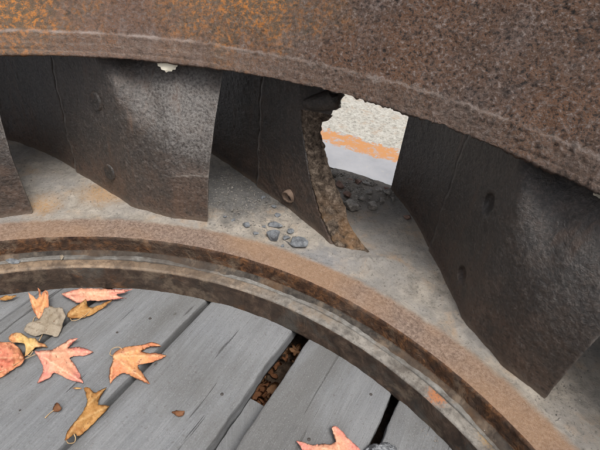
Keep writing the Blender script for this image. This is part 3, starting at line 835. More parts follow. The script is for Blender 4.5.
# the broken end of the one damaged vane
def broken_edge():
    f, b = EDGE['f'], EDGE['b']                                  # columns from foot to top
    n, m = 190, 34
    tt = np.linspace(0, 1, n); ii = np.linspace(0, (len(f) - 1) * 0.735, n)
    ff = np.stack([np.interp(ii, np.arange(len(f)), f[:, c]) for c in range(3)], -1)
    bb = np.stack([np.interp(ii, np.arange(len(b)), b[:, c]) for c in range(3)], -1)
    wv = np.linspace(0, 1, m)[None, :, None]
    G = ff[:, None] * (1 - wv) + bb[:, None] * wv
    th = np.arctan2(G[..., 1], G[..., 0])
    tip = np.stack([np.sin(th), -np.cos(th), th * 0], -1)        # towards the missing tip
    prof = np.sin(wv[..., 0] * math.pi) ** 0.5
    amp = (0.0095 + 0.0060 * fbm(G, 34, 4, 91) + 0.0042 * fbm(G, 110, 3, 92)) * (0.35 + 0.65 * prof)
    amp = np.maximum(amp, 0.0022)
    flare = 0.034 * np.exp(-np.clip(G[..., 2] - ZP, 0, 1) / 0.018) * (0.4 + 0.6 * prof) * (1 + 0.5 * fbm(G, 40, 3, 93))
    G = G + tip * (amp + flare)[..., None]
    back = ff[:, None] * (1 - wv) + bb[:, None] * wv - tip * 0.012
    # pull the back sheet inside the vane
    cen = 0.5 * (ff + bb)[:, None]
    back = cen + (back - cen) * np.array([0.6, 0.6, 1.0])
    A = np.arange(n * m).reshape(n, m)
    q1 = np.stack([A[:-1, :-1], A[1:, :-1], A[1:, 1:], A[:-1, 1:]], -1).reshape(-1, 4)
    q2 = q1[:, ::-1] + n * m
    per = np.concatenate([A[:, 0], A[-1, 1:], A[-2::-1, -1], A[0, -2:0:-1]])
    q3 = np.stack([per, np.roll(per, -1), np.roll(per, -1) + n * m, per + n * m], -1)
    me = quad_mesh('broken_edge', np.concatenate([G.reshape(-1, 3), back.reshape(-1, 3)]), np.concatenate([q1, q2, q3]))
    bm = bmesh.new(); bm.from_mesh(me); bmesh.ops.recalc_face_normals(bm, faces=bm.faces); bm.to_mesh(me); bm.free()
    o = link('broken_edge', me, FRACT, vanes[2])
    o['label'] = 'rough brown broken casting face'
broken_edge()

def tube(name, pts, rad, mat, parent=None, n=10, taper=None, seed=0, rough=0.0):
    P = np.array(pts, float)
    L = len(P)
    rr = np.array(rad if isinstance(rad, (list, tuple, np.ndarray)) else [rad] * L, float)
    # smooth the path
    if L > 2:
        x = np.arange(L); xx = np.linspace(0, L - 1, (L - 1) * 5 + 1)
        def cr(c):
            e = np.concatenate([[2 * c[0] - c[1]], c, [2 * c[-1] - c[-2]]]); o_ = []
            for q in xx:
                i = min(int(q), L - 2); t = q - i; a, b_, c_, d_ = e[i:i + 4]
                o_.append(0.5 * (2 * b_ + (c_ - a) * t + (2 * a - 5 * b_ + 4 * c_ - d_) * t * t + (3 * b_ - a - 3 * c_ + d_) * t ** 3))
            return np.array(o_)
        rr = np.interp(xx, x, rr); P = np.stack([cr(P[:, c]) for c in range(3)], -1); L = len(P)
    bm = bmesh.new(); rows = []
    up = np.array([0.3, 0.2, 1.0])
    for i in range(L):
        t = P[min(i + 1, L - 1)] - P[max(i - 1, 0)]; t /= np.linalg.norm(t) + 1e-9
        a = np.cross(t, up); a /= np.linalg.norm(a) + 1e-9; b = np.cross(t, a)
        rows.append([bm.verts.new(P[i] + (a * math.cos(2 * math.pi * q / n) + b * math.sin(2 * math.pi * q / n)) * rr[i] * (1 + rough * random.uniform(-1, 1))) for q in range(n)])
    for i in range(L - 1):
        for q in range(n): bm.faces.new((rows[i][q], rows[i][(q + 1) % n], rows[i + 1][(q + 1) % n], rows[i + 1][q]))
    bm.faces.new(rows[0][::-1]); bm.faces.new(rows[-1])
    bmesh.ops.recalc_face_normals(bm, faces=bm.faces)
    me = bpy.data.meshes.new(name); bm.to_mesh(me); bm.free()
    return link(name, me, mat, parent)
# the round lug left at the top of the break, and the torn bolt near the foot
fa = EDGE['f'][int(len(EDGE['f']) * 0.74)]; ba = EDGE['b'][int(len(EDGE['b']) * 0.82)]
dl = (ba - fa) / np.linalg.norm(ba - fa)
tube('lug', [fa * 0.75 + ba * 0.25 + np.array([-0.004, -0.006, 0]), fa * 0.6 + ba * 0.4 + np.array([0.0, 0.0, 0]), fa * 0.4 + ba * 0.6 + np.array([0.003, 0.004, 0.0]), ba + np.array([0.004, 0.006, 0]), ba + dl * 0.008, ba + dl * 0.014], [0.010, 0.017, 0.021, 0.025, 0.022, 0.006], MV3, vanes[2], n=24, rough=0.02)
p_, t_, n_ = surf_point(138.6, 14.6, 0.158, SP2, 0.0)
BOLT = mat_plain('rusty_bolt', (0.17, 0.115, 0.082))
def torn_collar(p, t, n):
    bm = bmesh.new(); N_ = 20; rings = []
    z = np.array([0, 0, 1.0])
    for (ra, hh) in ((0.0165, -0.006), (0.0165, 0.003), (0.0145, 0.013), (0.0105, 0.011), (0.0095, -0.004)):
        rings.append([bm.verts.new(p + t * ra * math.cos(2 * math.pi * q / N_) + z * 1.25 * ra * math.sin(2 * math.pi * q / N_)
                      + n * (hh * (1.0 + 0.55 * math.cos(2 * math.pi * q / N_ - 0.8)) + random.uniform(-.002, .002))) for q in range(N_)])
    for a, b in zip(rings[:-1], rings[1:]):
        for q in range(N_): bm.faces.new((a[q], a[(q + 1) % N_], b[(q + 1) % N_], b[q]))
    bm.faces.new(rings[-1]); bm.faces.new(rings[0][::-1])
    bmesh.ops.recalc_face_normals(bm, faces=bm.faces)
    me = bpy.data.meshes.new('bolt'); bm.to_mesh(me); bm.free()
    return link('bolt', me, BOLT, vanes[2])
torn_collar(p_, t_, n_)

# ------------------------------------------------------------------ chips and grit
def hull(bm, c, dims, spin, seed, npts=11, tilt=0.0):
    r_ = np.random.default_rng(seed)
    P = r_.normal(size=(npts, 3)); P /= np.linalg.norm(P, axis=1)[:, None]
    P *= np.array(dims) * (0.75 + 0.25 * r_.random((npts, 1)))
    cs, sn = math.cos(spin), math.sin(spin)
    P = np.stack([P[:, 0] * cs - P[:, 1] * sn, P[:, 0] * sn + P[:, 1] * cs, P[:, 2] + P[:, 0] * tilt], -1)
    P[:, 2] -= P[:, 2].min()
    vs = [bm.verts.new(Vector(q + np.array(c))) for q in P]
    g = bmesh.ops.convex_hull(bm, input=vs)
    dead = [v for v in g['geom_interior'] if isinstance(v, bmesh.types.BMVert)] + [v for v in g['geom_unused'] if isinstance(v, bmesh.types.BMVert)]
    if dead: bmesh.ops.delete(bm, geom=list(set(dead)), context='VERTS')
def chip(name, u, v, wpx, hpx, z, mat, label, cat, seed, group=None, thick=0.45):
    p = at(u, v, z); sc = np.linalg.norm(p - CO) / FPX
    bm = bmesh.new()
    a, b = wpx * sc * 0.56, hpx * sc * 0.80
    hull(bm, (0, 0, 0), (a, b, min(a, b) * thick), math.pi / 2 + random.uniform(-.4, .4), seed, 13, random.uniform(-.12, .12))
    ed = [e for e in bm.edges]
    bmesh.ops.bevel(bm, geom=ed, offset=min(a, b) * 0.06, segments=1, affect='EDGES')
    me = bpy.data.meshes.new(name); bm.to_mesh(me); bm.free()
    o = link(name, me, mat, None, smooth=False)
    o.location = p - np.array([0, 0, 0.001])
    return tag(o, label, cat, group)
G1 = 'loose chips lying on the plate beside the broken vane'
L_SMALL = 'small slate-blue chip of scale lying on the dusty plate by the broken vane'
chip('scale_chip', 299, 245, 19, 13, ZP, CHIP, 'largest slate-blue chip, lowest of the cluster below the broken vane', 'chip', 1, G1)
chip('scale_chip', 273.5, 238.5, 17, 11, ZP, CHIP, 'blocky slate-blue chip with a dark lower edge in the middle of the cluster', 'chip', 2, G1, 0.7)
chip('scale_chip', 275, 226, 16, 8, ZP, CHIP, 'flat wide slate-blue chip tilted on top of the cluster', 'chip', 3, G1, 0.5)
chip('scale_chip', 246, 226, 9, 7, ZP, CHIP, 'rounded pale blue-grey chip apart from the cluster beside the rusty rim', 'chip', 4, G1, 0.6)
for q, (u_, v_, a_, b_, l_) in enumerate([(255.6, 234, 7, 4, 'small flat blue-grey chip right at the rusty rim edge'), (290, 232, 9, 6, 'small angular blue-grey chip between the flat wide chip and the vane foot'),
        (278, 216, 7, 5, 'small blue-grey chip just behind the flat wide chip'), (263, 198, 6, 5, 'small blue-grey chip close under the seam of the broken vane'),
        (233, 220, 5, 4, 'tiny blue-grey chip behind the rounded pale chip'), (286, 239, 9, 6, 'small blue-grey chip wedged between the largest and the blocky chip'),
        (225, 217, 5, 3, 'tiny blue-grey chip nearest the tip of the pale-sheened vane'), (264, 227, 5, 3, 'tiny blue-grey chip between the rounded pale chip and the flat wide chip'),
        (274, 207, 6, 4, 'small blue-grey chip halfway between the flat wide chip and the vane seam'), (283, 246, 5, 3, 'tiny blue-grey chip beside the largest chip near the rim'),
        (268, 190, 5, 4, 'small blue-grey chip touching the foot of the broken vane')]):
    chip('scale_chip', u_, v_, a_, b_, ZP, CHIP, l_, 'chip', 20 + q, G1, 0.55)
G2 = 'clods in the dirt heap at the plate edge'
chip('dirt_clod', 351, 208, 19, 11, ZP + 0.003, DIRT, 'large flat grey clod in front of the dirt heap', 'clod', 41, G2, 0.7)
chip('dirt_clod', 372, 209, 12, 9, ZP + 0.001, DIRT, 'rounded grey clod beside the large flat clod of the dirt heap', 'clod', 42, G2, 0.8)
chip('dirt_clod', 407, 219, 11, 7, ZP, REDCHIP, 'reddish-brown clod lying against the foot of the dark vane', 'clod', 43, G2, 0.7)
for q, (u_, v_, a_, b_) in enumerate([(387, 194, 9, 6), (340, 187, 12, 8), (335, 176, 13, 8), (369, 194, 10, 6), (358, 184, 9, 6), (378, 190, 9, 5), (392, 201, 7, 5), (349, 182, 9, 5), (366, 184, 9, 5), (381, 201, 8, 5), (346, 197, 11, 7), (361, 200, 9, 6), (355, 192, 8, 5), (386, 190, 7, 4), (341, 204, 8, 5), (374, 186, 7, 4)]):
    chip('dirt_clod', u_, v_, a_, b_, ZP + 0.003, [DIRT, REDCHIP][q % 3 == 1], ['small grey clod in the dirt heap at the plate edge between vanes', 'small reddish clod in the dirt heap at the plate edge between vanes'][q % 3 == 1], 'clod', 50 + q, G2, 0.75)
chip('scale_chip', 13, 262, 14, 5, ZL, CHIP, 'flat dark chip lying alone on the narrow inner lip ring', 'chip', 71, None, 0.3)

def grit(name, places, mat, label, z):
    bm = bmesh.new(); sd = 1000
    for (u0, v0, su, sv, n, s0, s1) in places:
        for _ in range(n):
            u, v = random.gauss(u0, su), random.gauss(v0, sv)
            p = at(u, v, z)
            rr = math.hypot(p[0], p[1])
            if z > 0.1 and not (1.005 < rr < 1.422): continue
            if z < 0.01 and (rr > 0.866 or not any(n0 + 0.004 < float(p @ NNRM) < n1 - 0.004 for n1, n0, _, _ in bounds)): continue
            if 0.02 < z < 0.1 and not (0.88 < rr < 0.921): continue
            s_ = random.uniform(s0, s1) * random.uniform(0.5, 1)
            hz = 0.0
            if z > 0.1:
                for c, sg, h in heaps: hz += h * math.exp(-((p[0] - c[0]) ** 2 + (p[1] - c[1]) ** 2) / (2 * sg * sg))
            hull(bm, p + np.array([0, 0, hz * 0.75 - 0.0015]), (s_, s_ * 0.8, s_ * 0.6), random.uniform(0, 6), sd, 8); sd += 1
    me = bpy.data.meshes.new(name); bm.to_mesh(me); bm.free()
    return tag(link(name, me, mat, None, smooth=False), label, 'grit', kind='stuff')
grit('grit', [(360, 188, 20, 9, 520, 0.002, 0.0085), (352, 200, 12, 8, 120, 0.002, 0.006), (395, 207, 10, 10, 90, 0.001, 0.005), (262, 213, 22, 14, 620, 0.001, 0.005), (228, 192, 14, 16, 560, 0.001, 0.005), (300, 225, 24, 14, 70, 0.001, 0.003),
              (100, 190, 40, 14, 260, 0.0008, 0.0028), (430, 270, 25, 30, 260, 0.0008, 0.003), (560, 400, 22, 22, 260, 0.001, 0.0038), (400, 250, 25, 25, 260, 0.0008, 0.003), (75, 178, 30, 8, 120, 0.0008, 0.003), (340, 176, 16, 4, 120, 0.003, 0.008)],
     DIRT, 'loose grey grit and crumbs scattered over the lower plate', ZP)
grit('crumbs', [(436, 437, 6, 6, 46, 0.001, 0.004), (425, 425, 9, 6, 20, 0.001, 0.003), (390, 403, 8, 4, 14, 0.0008, 0.002), (280, 318, 14, 5, 14, 0.0008, 0.002), (150, 400, 60, 30, 10, 0.0008, 0.0015)],
     DIRT, 'dark crumbs of dirt gathered on the plank against the inner ring', 0.0015)

grit('lip_grit', [(a_, b_, 30, 14, 60, 0.0007, 0.0024) for a_, b_ in ((60, 252), (150, 254), (230, 270), (300, 295), (370, 335), (430, 378), (490, 430))],
     DIRT, 'fine dirt caught in the groove of the narrow inner lip', ZL)

# ------------------------------------------------------------------ leaves
def leaf(name, outline, mat, label, veins=(), stem=None, hump=0.010, seed=0, stemmat=None, group='fallen leaves on the deck', wav=0.003, z0=0.003, step=1.5):
    """outline: (u, v, z) points measured round the leaf; interior heights follow the rim plus a hump"""
    O = [(q[0], q[1], (q[2] if len(q) > 2 else 0.0)) for q in outline]
    # soften the outline but keep the points
    pts = []
    L = len(O)
    for i in range(L):
        a, b, c = np.array(O[i - 1]), np.array(O[i]), np.array(O[(i + 1) % L])
        d1, d2 = (a - b)[:2], (c - b)[:2]
        cosang = d1 @ d2 / (np.linalg.norm(d1) * np.linalg.norm(d2) + 1e-9)
        k = 0.10 if cosang > 0.1 else 0.28
        pts += [b + (a - b) * k, b + (a - b) * k * 0.3 + (c - b) * k * 0.3, b + (c - b) * k]
    dense = []
    for i in range(len(pts)):
        a, b = pts[i], pts[(i + 1) % len(pts)]
        n = max(1, int(np.linalg.norm((b - a)[:2]) / 1.6))
        for q in range(n): dense.append(a + (b - a) * q / n)
    Bd = np.array(dense)
    jit = np.random.default_rng(seed)
    Bd[:, :2] += jit.normal(size=(len(Bd), 2)) * 0.20
    def inside(x, y):
        r = False; j = len(Bd) - 1
        for i in range(len(Bd)):
            if (Bd[i, 1] > y) != (Bd[j, 1] > y) and x < (Bd[j, 0] - Bd[i, 0]) * (y - Bd[i, 1]) / (Bd[j, 1] - Bd[i, 1] + 1e-12) + Bd[i, 0]: r = not r
            j = i
        return r
    inner = []
    for u in np.arange(Bd[:, 0].min(), Bd[:, 0].max(), step):
        for v in np.arange(Bd[:, 1].min(), Bd[:, 1].max(), step):
            x, y = u + jit.uniform(-.5, .5), v + jit.uniform(-.5, .5)
            if inside(x, y) and np.min(np.hypot(Bd[:, 0] - x, Bd[:, 1] - y)) > 0.7: inner.append((x, y))
    allp = np.array([tuple(q) for q in Bd[:, :2]] + inner)
    nb = len(Bd)
    res = delaunay_2d_cdt([Vector(q) for q in allp], [(i, (i + 1) % nb) for i in range(nb)], [], 1, 1e-4)
    UV = np.array([tuple(q) for q in res[0]]); tris = res[2]
    d = np.hypot(UV[:, None, 0] - Bd[None, :, 0], UV[:, None, 1] - Bd[None, :, 1])
    wgt = 1 / (d + 0.15) ** 3
    zb = (wgt * Bd[None, :, 2]).sum(1) / wgt.sum(1)
    dm = d.min(1); dn = dm / max(dm.max(), 1e-6)
    cen = allp.mean(0); R = np.max(np.hypot(*(Bd[:, :2] - cen).T))
    rad = np.hypot(UV[:, 0] - cen[0], UV[:, 1] - cen[1]) / R
    # veins
    vd = np.full(len(UV), 9.0)
    for (a, b) in veins:
        a, b = np.array(a, float), np.array(b, float)
        t = np.clip(((UV - a) @ (b - a)) / ((b - a) @ (b - a)), 0, 1)
        vd = np.minimum(vd, np.hypot(*(UV - (a + t[:, None] * (b - a))).T) * (1 + 0.8 * t))
    P0 = np.stack([UV[:, 0], UV[:, 1], UV[:, 0] * 0 + seed * 7.0], -1)
    z = z0 + zb + hump * (0.65 * dn + 0.45 * np.exp(-vd / 3.5) * (veins != ()) * np.clip(dm / 2.0, 0, 1)) + wav * fbm(P0, 0.11, 3, seed) * (0.5 + rad) + wav * 0.7 * fbm(P0, 0.33, 3, seed + 3)
    z = np.maximum(z, z0 + np.minimum(zb, 0))
    W = np.array([at(u, v, zz) for (u, v), zz in zip(UV, z)])
    base = W.mean(0); base[2] = max(z0, W[:, 2].min())
    me = bpy.data.meshes.new('blade')
    me.from_pydata([tuple(q) for q in W - base], [], [tuple(t) for t in tris])
    ca = me.color_attributes.new('leafdata', 'FLOAT_COLOR', 'POINT')
    for i in range(len(W)):
        ca.data[i].color = (float(np.exp(-(vd[i] / 0.8) ** 2)), float(min(rad[i], 1)), float(np.exp(-dm[i] / 0.9)), 1)
    bm = bmesh.new(); bm.from_mesh(me); bmesh.ops.recalc_face_normals(bm, faces=bm.faces)
    if sum(f.normal.z for f in bm.faces) < 0: bmesh.ops.reverse_faces(bm, faces=bm.faces)
    bm.to_mesh(me); bm.free()
    root = empty(name, base)
    b_ = link('blade', me, mat, root)
    sm = b_.modifiers.new('thickness', 'SOLIDIFY'); sm.thickness = 0.0004; sm.offset = 0
    if stem:
        sp = [at(*q) - base for q in stem]
        tube('stem', sp, [0.0008] * (len(sp) - 1) + [0.0012], stemmat or STEM, root, n=7)
    return tag(root, label, 'leaf', group)
STEM = mat_plain('pale_leaf_stem', (0.42, 0.28, 0.14), 0.6)
PINK = mat_leaf('pink_leaf', (0.610, 0.287, 0.177), (0.573, 0.201, 0.165), (0.671, 0.366, 0.244), (0.756, 0.488, 0.329))
ORNG = mat_leaf('orange_leaf', (0.586, 0.275, 0.116), (0.512, 0.189, 0.091), (0.610, 0.281, 0.177), (0.708, 0.451, 0.244))
OCHR = mat_leaf('ochre_leaf', (0.354, 0.177, 0.055), (0.293, 0.122, 0.037), (0.451, 0.262, 0.098), (0.512, 0.329, 0.146))
YELL = mat_leaf('yellow_leaf', (0.537, 0.354, 0.134), (0.464, 0.195, 0.085), (0.610, 0.439, 0.207), (0.683, 0.512, 0.268))
REDD = mat_leaf('red_leaf', (0.537, 0.183, 0.116), (0.561, 0.244, 0.122), (0.464, 0.116, 0.079), (0.634, 0.342, 0.207))
GREY = mat_leaf('grey_leaf', (0.27, 0.225, 0.165), (0.30, 0.25, 0.19), (0.36, 0.315, 0.25), (0.16, 0.12, 0.08))
BRWN = mat_leaf('brown_leaf', (0.17, 0.075, 0.035), (0.12, 0.05, 0.024), (0.22, 0.11, 0.055), (0.25, 0.14, 0.08))

leaf('star_leaf', [(34, 351, .010), (43, 350.5, .008), (52, 350, .004), (62, 344, .004), (70, 339, .010), (78.5, 338, .016), (73, 343, .008), (67.5, 348.5, .002), (80, 346.5, .002), (94, 352, .002), (86, 355.5, 0), (75, 356, .001), (69, 358, .003),
     (75, 365, .003), (80, 374, .001), (83.5, 383.5, 0), (76, 381.5, 0), (66, 378.5, 0), (58, 373.5, .002), (53, 372.5, .004), (50, 378, .002), (37, 383.5, 0), (40, 377, .001), (44, 370, .004), (41, 362, .006), (38, 357, .009)],
     PINK, 'flat pink-orange star-shaped leaf lying whole on the plank, stem trailing', [((37, 353), (93, 352)), ((37, 353), (83, 383)), ((38, 354), (78, 339)), ((38, 354), (38, 383))],
     [(36, 354, .008), (25, 359, .009), (12, 366, .008), (-2, 373, .006)], hump=0.010, seed=3)
leaf('star_leaf', [(112.5, 354, .012), (120, 348.5, .010), (131, 346, .012), (142, 345, .008), (152, 342, .010), (158, 343.5, .012), (161.5, 347, .006), (152, 346.5, .006), (147, 348, .004), (141.5, 351.5, .002), (148, 353.5, .003), (155, 352.5, .002), (167, 355.5, .004), (160, 359.5, .001), (150, 363, 0), (137, 365, .003),
     (140, 370, .002), (144, 375.5, .001), (150.5, 384.5, 0), (142, 381, 0), (133, 377, .001), (127, 373.5, .003), (121.5, 373, .004), (115, 378, .002), (110, 384, 0), (108.5, 376, .001), (110, 368, .005), (113, 361, .008)],
     ORNG, 'arched orange star-shaped leaf bridging the narrow gap between two planks', [((113, 356), (166, 356)), ((113, 356), (150, 384)), ((113, 356), (160, 345)), ((113, 357), (110, 383))],
     [(113, 356, .012), (110, 354, .010), (112, 349, .012), (118, 347, .013), (122, 349, .012)], hump=0.013, seed=5)
leaf('curled_leaf', [(65, 441, -.004), (66, 433, .002), (72, 425, .008), (80, 416, .012), (85, 408, .012), (87.5, 402, .014), (86, 394, .016), (83.5, 388, .014), (87, 387, .018), (91, 389, .016), (94, 393.5, .012), (100, 390, .012), (107, 387.5, .008), (103, 393, .008), (98.5, 400, .008), (98, 405, .010), (104, 404.5, .010), (109.5, 406.5, .006),
     (106, 411, .004), (101, 416, .003), (92, 425, .002), (79, 437, 0), (74.5, 433.5, .004), (69, 438.5, .001)],
     OCHR, 'narrow curled ochre leaf lying along the gap between planks', [((70, 434), (92, 392)), ((80, 420), (108, 407)), ((88, 405), (106, 388))],
     [(66, 438, -.002), (68, 443, .001), (74, 442.5, .006), (75.5, 438, .012), (74, 434, .014)], hump=0.007, seed=8)
leaf('curled_leaf', [(23, 330, .004), (27.5, 323, .010), (34, 321, .012), (40, 319.5, .012), (43, 313, .014), (44, 308, .015), (50, 305.5, .016), (55, 308, .014), (61.5, 307, .012), (64, 311, .008), (66, 316.5, .006), (63, 322, .004), (62, 328.5, .002), (57.5, 338, 0), (50, 335, .003), (43, 333.5, .005), (37, 336.5, .002), (31, 335.5, .002), (27, 333, .002)],
     GREY, 'faded grey-tan leaf turned underside up among the bright leaves', [((44, 334), (51, 307)), ((44, 332), (26, 326)), ((45, 328), (63, 313)), ((46, 325), (32, 321)), ((46, 322), (61, 326)), ((48, 316), (44, 309)), ((48, 318), (59, 308))], [(44, 332, .006), (41, 337, .003), (39, 341, .002)], hump=0.003, seed=11, wav=0.0025)
leaf('curled_leaf', [(39, 319.5, .004), (35, 314, .012), (32.5, 308, .022), (30, 300, .034), (28, 292, .042), (32, 295, .038), (36, 299.5, .030), (39, 297, .034), (38.5, 291, .045), (37.5, 287.5, .050), (40.5, 290, .046), (41, 296, .034), (42.5, 293, .038), (45, 290, .044), (48.5, 292, .040), (48, 300, .028), (49, 307, .018), (46, 308, .014), (44, 312, .010)],
     ORNG, 'orange leaf curled upright against the inner wall of the ring', [((39, 318), (29, 293)), ((39, 318), (46, 292))], [(39, 318, .004), (35, 317, .004), (33, 321, .003), (31, 325, .003)], hump=-0.006, seed=14)
leaf('star_leaf', [(61, 294, .010), (68, 291.5, .014), (75, 289.5, .020), (82, 288, .024), (95, 288.5, .022), (110, 289, .018), (122, 289.5, .014), (133, 289, .008), (124, 293, .010), (116, 294.5, .012), (120, 297, .010), (127, 298.5, .006), (118, 299, .007), (110, 300, .008), (101.5, 300.5, .010), (90, 300.5, .010), (83, 302.5, .008), (76.5, 303.5, .006), (72, 300.5, .008), (68, 298, .010)],
     PINK, 'long pink leaf lying under the edge of the ring wall', [((62, 294), (122, 291)), ((70, 296), (77, 303)), ((90, 294), (126, 298))], None, hump=0.006, seed=17)
leaf('curled_leaf', [(66, 316, .006), (69, 311, .010), (75, 306.5, .014), (81, 303, .016), (86, 299, .018), (87, 304, .012), (89, 308, .006), (96, 306.5, .008), (108, 301, .010), (113, 299.5, .010), (106, 306, .006), (99, 311, .003), (90, 315.5, .002), (83, 318, .002), (76, 318.5, .002), (70, 318.5, .002)],
     OCHR, 'folded brown-ochre leaf tucked in front of the long pink leaf', [((68, 316), (108, 302)), ((72, 314), (86, 301))], [(70, 318, .004), (72, 320.5, .005), (77, 320, .007), (84, 316, .009), (90, 311, .010)], hump=0.005, seed=20)
leaf('curled_leaf', [(8, 339, .012), (10, 334.5, .016), (15, 332.5, .018), (22, 333, .016), (28, 338, .012), (35, 338, .012), (38, 342, .010), (45, 344, .006), (48, 347.5, .004), (42, 347, .004), (36, 347.5, .004), (33, 350, .004), (28, 355, .002), (24, 357, .002), (26, 350, .006), (25, 344, .010), (20, 342.5, .012), (13, 343, .012)],
     YELL, 'crinkled yellow-green leaf lying between the red leaf and the star-shaped leaf', [((26, 352), (14, 335)), ((28, 345), (47, 347))], [(26, 352, .004), (29, 356, .003), (33, 351, .006)], hump=0.004, seed=23, wav=0.005)
leaf('star_leaf', [(-14, 345, .010), (-6, 341, .014), (1, 342, .016), (10, 342, .018), (16, 345, .016), (20, 349, .014), (25, 358, .008), (22, 364, .006), (15, 368, .006), (10, 371.5, .005), (4, 376, .002), (-4, 380, 0), (-12, 372, .002), (-18, 358, .006)],
     REDD, 'broad red-orange leaf with a blistered face beside the yellow one', [((-16, 358), (24, 358)), ((-10, 360), (12, 344)), ((-10, 362), (8, 371))], None, hump=0.010, seed=26, wav=0.006)
leaf('star_leaf', [(296, 440.5, .010), (301, 441.5, .008), (308, 444, .006), (315, 445, .006), (323, 443.5, .008), (331, 444.5, .008), (336, 442, .009), (333.5, 435, .012), (331, 427.5, .014), (334, 425.5, .016), (338, 427, .014), (343, 432, .010), (348, 438, .008), (354, 443.5, .006), (361, 450, .003), (352, 455, .002), (345, 466, .001), (335, 460, .003), (322, 474, 0), (317, 460, .003), (304, 452, .003)],
     PINK, 'bright pink leaf with upturned pointed lobes alone on the plank beside the stone', [((340, 452), (332, 428)), ((338, 452), (298, 441)), ((338, 452), (322, 472))], None, hump=0.007, seed=29)
leaf('leaf_scrap', [(-3, 300, .003), (4, 295.5, .010), (10, 296, .010), (17, 295.5, .008), (12, 299, .004), (6, 301, .002)], OCHR, 'dull brown leaf scrap tucked under the ring at the plank end', [], None, hump=0.003, seed=31, group=None)
leaf('leaf_scrap', [(52.5, 411, .001), (54, 405, .005), (57.5, 402, .008), (60, 405.5, .008), (62, 408.5, .006), (59, 411.5, .003), (55, 412, .001)], BRWN, 'small brown cupped leaf scrap lying by itself on the plank', [], [(54, 410, .003), (49, 414, .002), (45, 418, .002)], hump=0.003, seed=33, group=None)
leaf('leaf_scrap', [(171, 412, .001), (176, 410.5, .004), (185, 411, .004), (184, 415, .002), (179, 417, .001)], BRWN, 'thin grey-brown bark flake in the middle of the wide plank', [], None, hump=0.002, seed=35, group=None, step=1.6)
leaf('leaf_scrap', [(72, 388, .001), (77, 387, .003), (82, 388.5, .002), (76, 389.5, .001)], YELL, 'tiny pale leaf tip beside the narrow curled ochre leaf', [], None, hump=0.001, seed=36, group=None, step=1.6)
leaf('leaf_scrap', [(60, 255, .001), (63, 254.5, .003), (64, 257, .004), (61.5, 260, .002), (60, 258, .001)], GREY, 'pale splinter standing on the narrow lip ring', [], None, hump=0.001, seed=37, group=None, step=1.4, z0=ZL + 0.001)

# dry brown leaves lying down in the wide gap
def gap_leaf(i, t, n, z):
    c = NDIR * t + NNRM * n
    N_ = 26; r0 = random.uniform(0.016, 0.030)
    bm = bmesh.new(); cv = bm.verts.new((0, 0, 0)); rings = []
    ph = random.uniform(0, 6); lob = random.choice([3, 5, 5])
    for f in (0.35, 0.7, 1.0):
        rg = []
        for q in range(N_):
            a = 2 * math.pi * q / N_
            rr = r0 * f * (0.72 + 0.30 * math.cos(lob * a + ph) * f)
            rg.append(bm.verts.new((rr * math.cos(a), rr * 0.8 * math.sin(a), 0.5 * (rr * math.sin(a)) ** 2 / r0 + 0.003 * math.sin(3 * a + ph) * f)))
        rings.append(rg)
    for q in range(N_):
        bm.faces.new((cv, rings[0][q], rings[0][(q + 1) % N_]))
        for a, b in zip(rings[:-1], rings[1:]): bm.faces.new((a[q], b[q], b[(q + 1) % N_], a[(q + 1) % N_]))
    me = bpy.data.meshes.new('gap_leaf'); 
    bmesh.ops.solidify(bm, geom=bm.faces[:], thickness=0.0006)
    bm.to_mesh(me); bm.free()
    o = link('dry_leaf', me, [BRWN, OCHR2][i % 3 == 0])
    o.location = (c[0], c[1], z)
    o.rotation_euler = (random.uniform(-.5, .5), random.uniform(-.5, .5), random.uniform(0, 6.3))
    tag(o, 'dry brown leaf lying deep in the wide gap between planks', 'leaf', 'dry leaves down in the wide gap')
OCHR2 = mat_leaf('tan_dry_leaf', (0.27, 0.145, 0.075), (0.20, 0.10, 0.05), (0.33, 0.20, 0.11), (0.36, 0.22, 0.12))
for i in range(46):
    gap_leaf(i, random.uniform(-0.96, -0.69), random.uniform(-0.062, 0.022), -0.076 - 0.036 * random.random())

# the grey speckled stone at the plank edge
def stone():
    bm = bmesh.new(); bmesh.ops.create_icosphere(bm, subdivisions=5, radius=1.0)
    V = np.array([v.co[:] for v in bm.verts])
    r_ = 1 + 0.16 * fbm(V, 1.6, 3, 5) + 0.09 * fbm(V, 7, 3, 6) + 0.04 * fbm(V, 20, 2, 9)
    V = V * r_[:, None] * np.array([0.032, 0.036, 0.013])
    for v, c in zip(bm.verts, V): v.co = c
    me = bpy.data.meshes.new('speckled_stone'); bm.to_mesh(me); bm.free()
    k = Mt('speckled_grey_stone', 0.8)
    a = k.noise(110, 4, 0.7); b = k.voro(170, out='Color')
    m_ = k.out(k.ramp(a, [(0.36, (0.035, 0.037, 0.040)), (0.5, (0.12, 0.126, 0.135)), (0.64, (0.28, 0.29, 0.30))]), 0.8, k.bump(a, 0.9, 0.004))
    o = link('speckled_stone', me, m_)
    p = at(382, 463, 0.0); o.location = (p[0], p[1], 0.008)
    tag(o, 'lumpy grey speckled stone on the plank edge beside the pink leaf', 'stone')
stone()

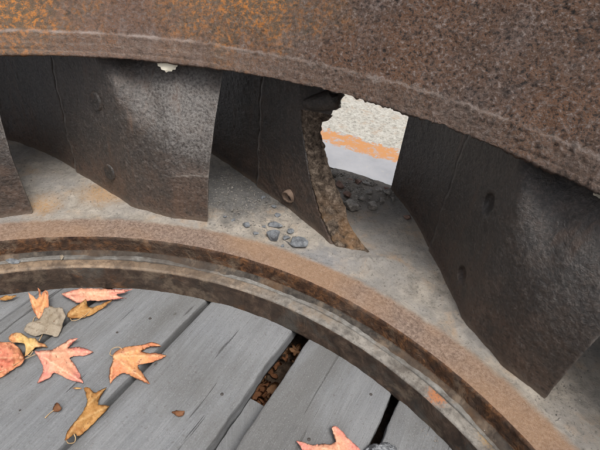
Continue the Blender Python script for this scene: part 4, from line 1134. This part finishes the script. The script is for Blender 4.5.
# added cream pieces standing in for bright ground seen through holes under the ring
def flake(u, v, z, poly, label):
    p = at(u, v, z); sc = np.linalg.norm(p - CO) / FPX
    hx = np.array([CR[0], CR[1], 0]); hx /= np.linalg.norm(hx); nn = np.array([-hx[1], hx[0], 0])
    if nn @ (CO - p) < 0: nn = -nn
    bm = bmesh.new()
    f = [bm.verts.new(Vector(hx * a * sc - np.array([0, 0, 1]) * b * sc * 1.15 + nn * (0.001 + 0.0012 * math.sin(a * 1.3 + b)))) for a, b in poly]
    bk = [bm.verts.new(v_.co - Vector(nn * 0.0022)) for v_ in f]
    bm.faces.new(f); bm.faces.new(bk[::-1]); n = len(f)
    for i in range(n): bm.faces.new((f[i], bk[i], bk[(i + 1) % n], f[(i + 1) % n]))
    bmesh.ops.recalc_face_normals(bm, faces=bm.faces)
    me = bpy.data.meshes.new('bright_hole_piece'); bm.to_mesh(me); bm.free()
    o = link('bright_hole_piece', me, CREAM, None, smooth=False); o.location = p
    tag(o, label, 'paint flake', 'cream pieces for bright holes under the upper ring')
CREAM = Mt('cream_bright_hole', 0.6).out((0.70, 0.66, 0.54))
flake(167.5, 64.8, 0.498, [(-9.5, -4), (9.5, -3.5), (9, 0.5), (7.5, 1.5), (7, 3.2), (4.5, 3.4), (3.6, 5.0), (0.5, 5.2), (-1.8, 6.4), (-3.0, 4.6), (-5.8, 4.2), (-6.6, 2.2), (-8.8, 1.6)], 'ragged cream piece standing in for a bright hole above the pale-sheened vane')
flake(598, 192.5, 0.498, [(-4, -4), (6, -2), (7, 3), (3, 4.5), (0, 3.0), (-2.5, 2.6), (-3.6, 0.5)], 'small cream piece standing in for a bright hole above the vane with two holes')

# nail heads in the planks
NAIL = mat_plain('dark_nail', (0.045, 0.038, 0.034), 0.7)
planks = [c for c in deck.children if c.name.startswith('plank')]
for (u, v) in ((117, 332), (94, 326), (371, 394), (222, 394), (172, 366), (309, 439), (150, 318), (20, 410), (348, 347)):
    p = at(u, v, 0.0); n_ = float(p @ NNRM)
    for c, (n1, n0, _, _) in zip(planks, bounds):
        if n0 < n_ < n1:
            o = link('nail_head', disc_mesh('nail_head', 0.0034, 0.0034, 0.0008, n=12, rings=3), NAIL, c)
            o.location = (float(p @ NDIR), n_ - n0, -0.0003)
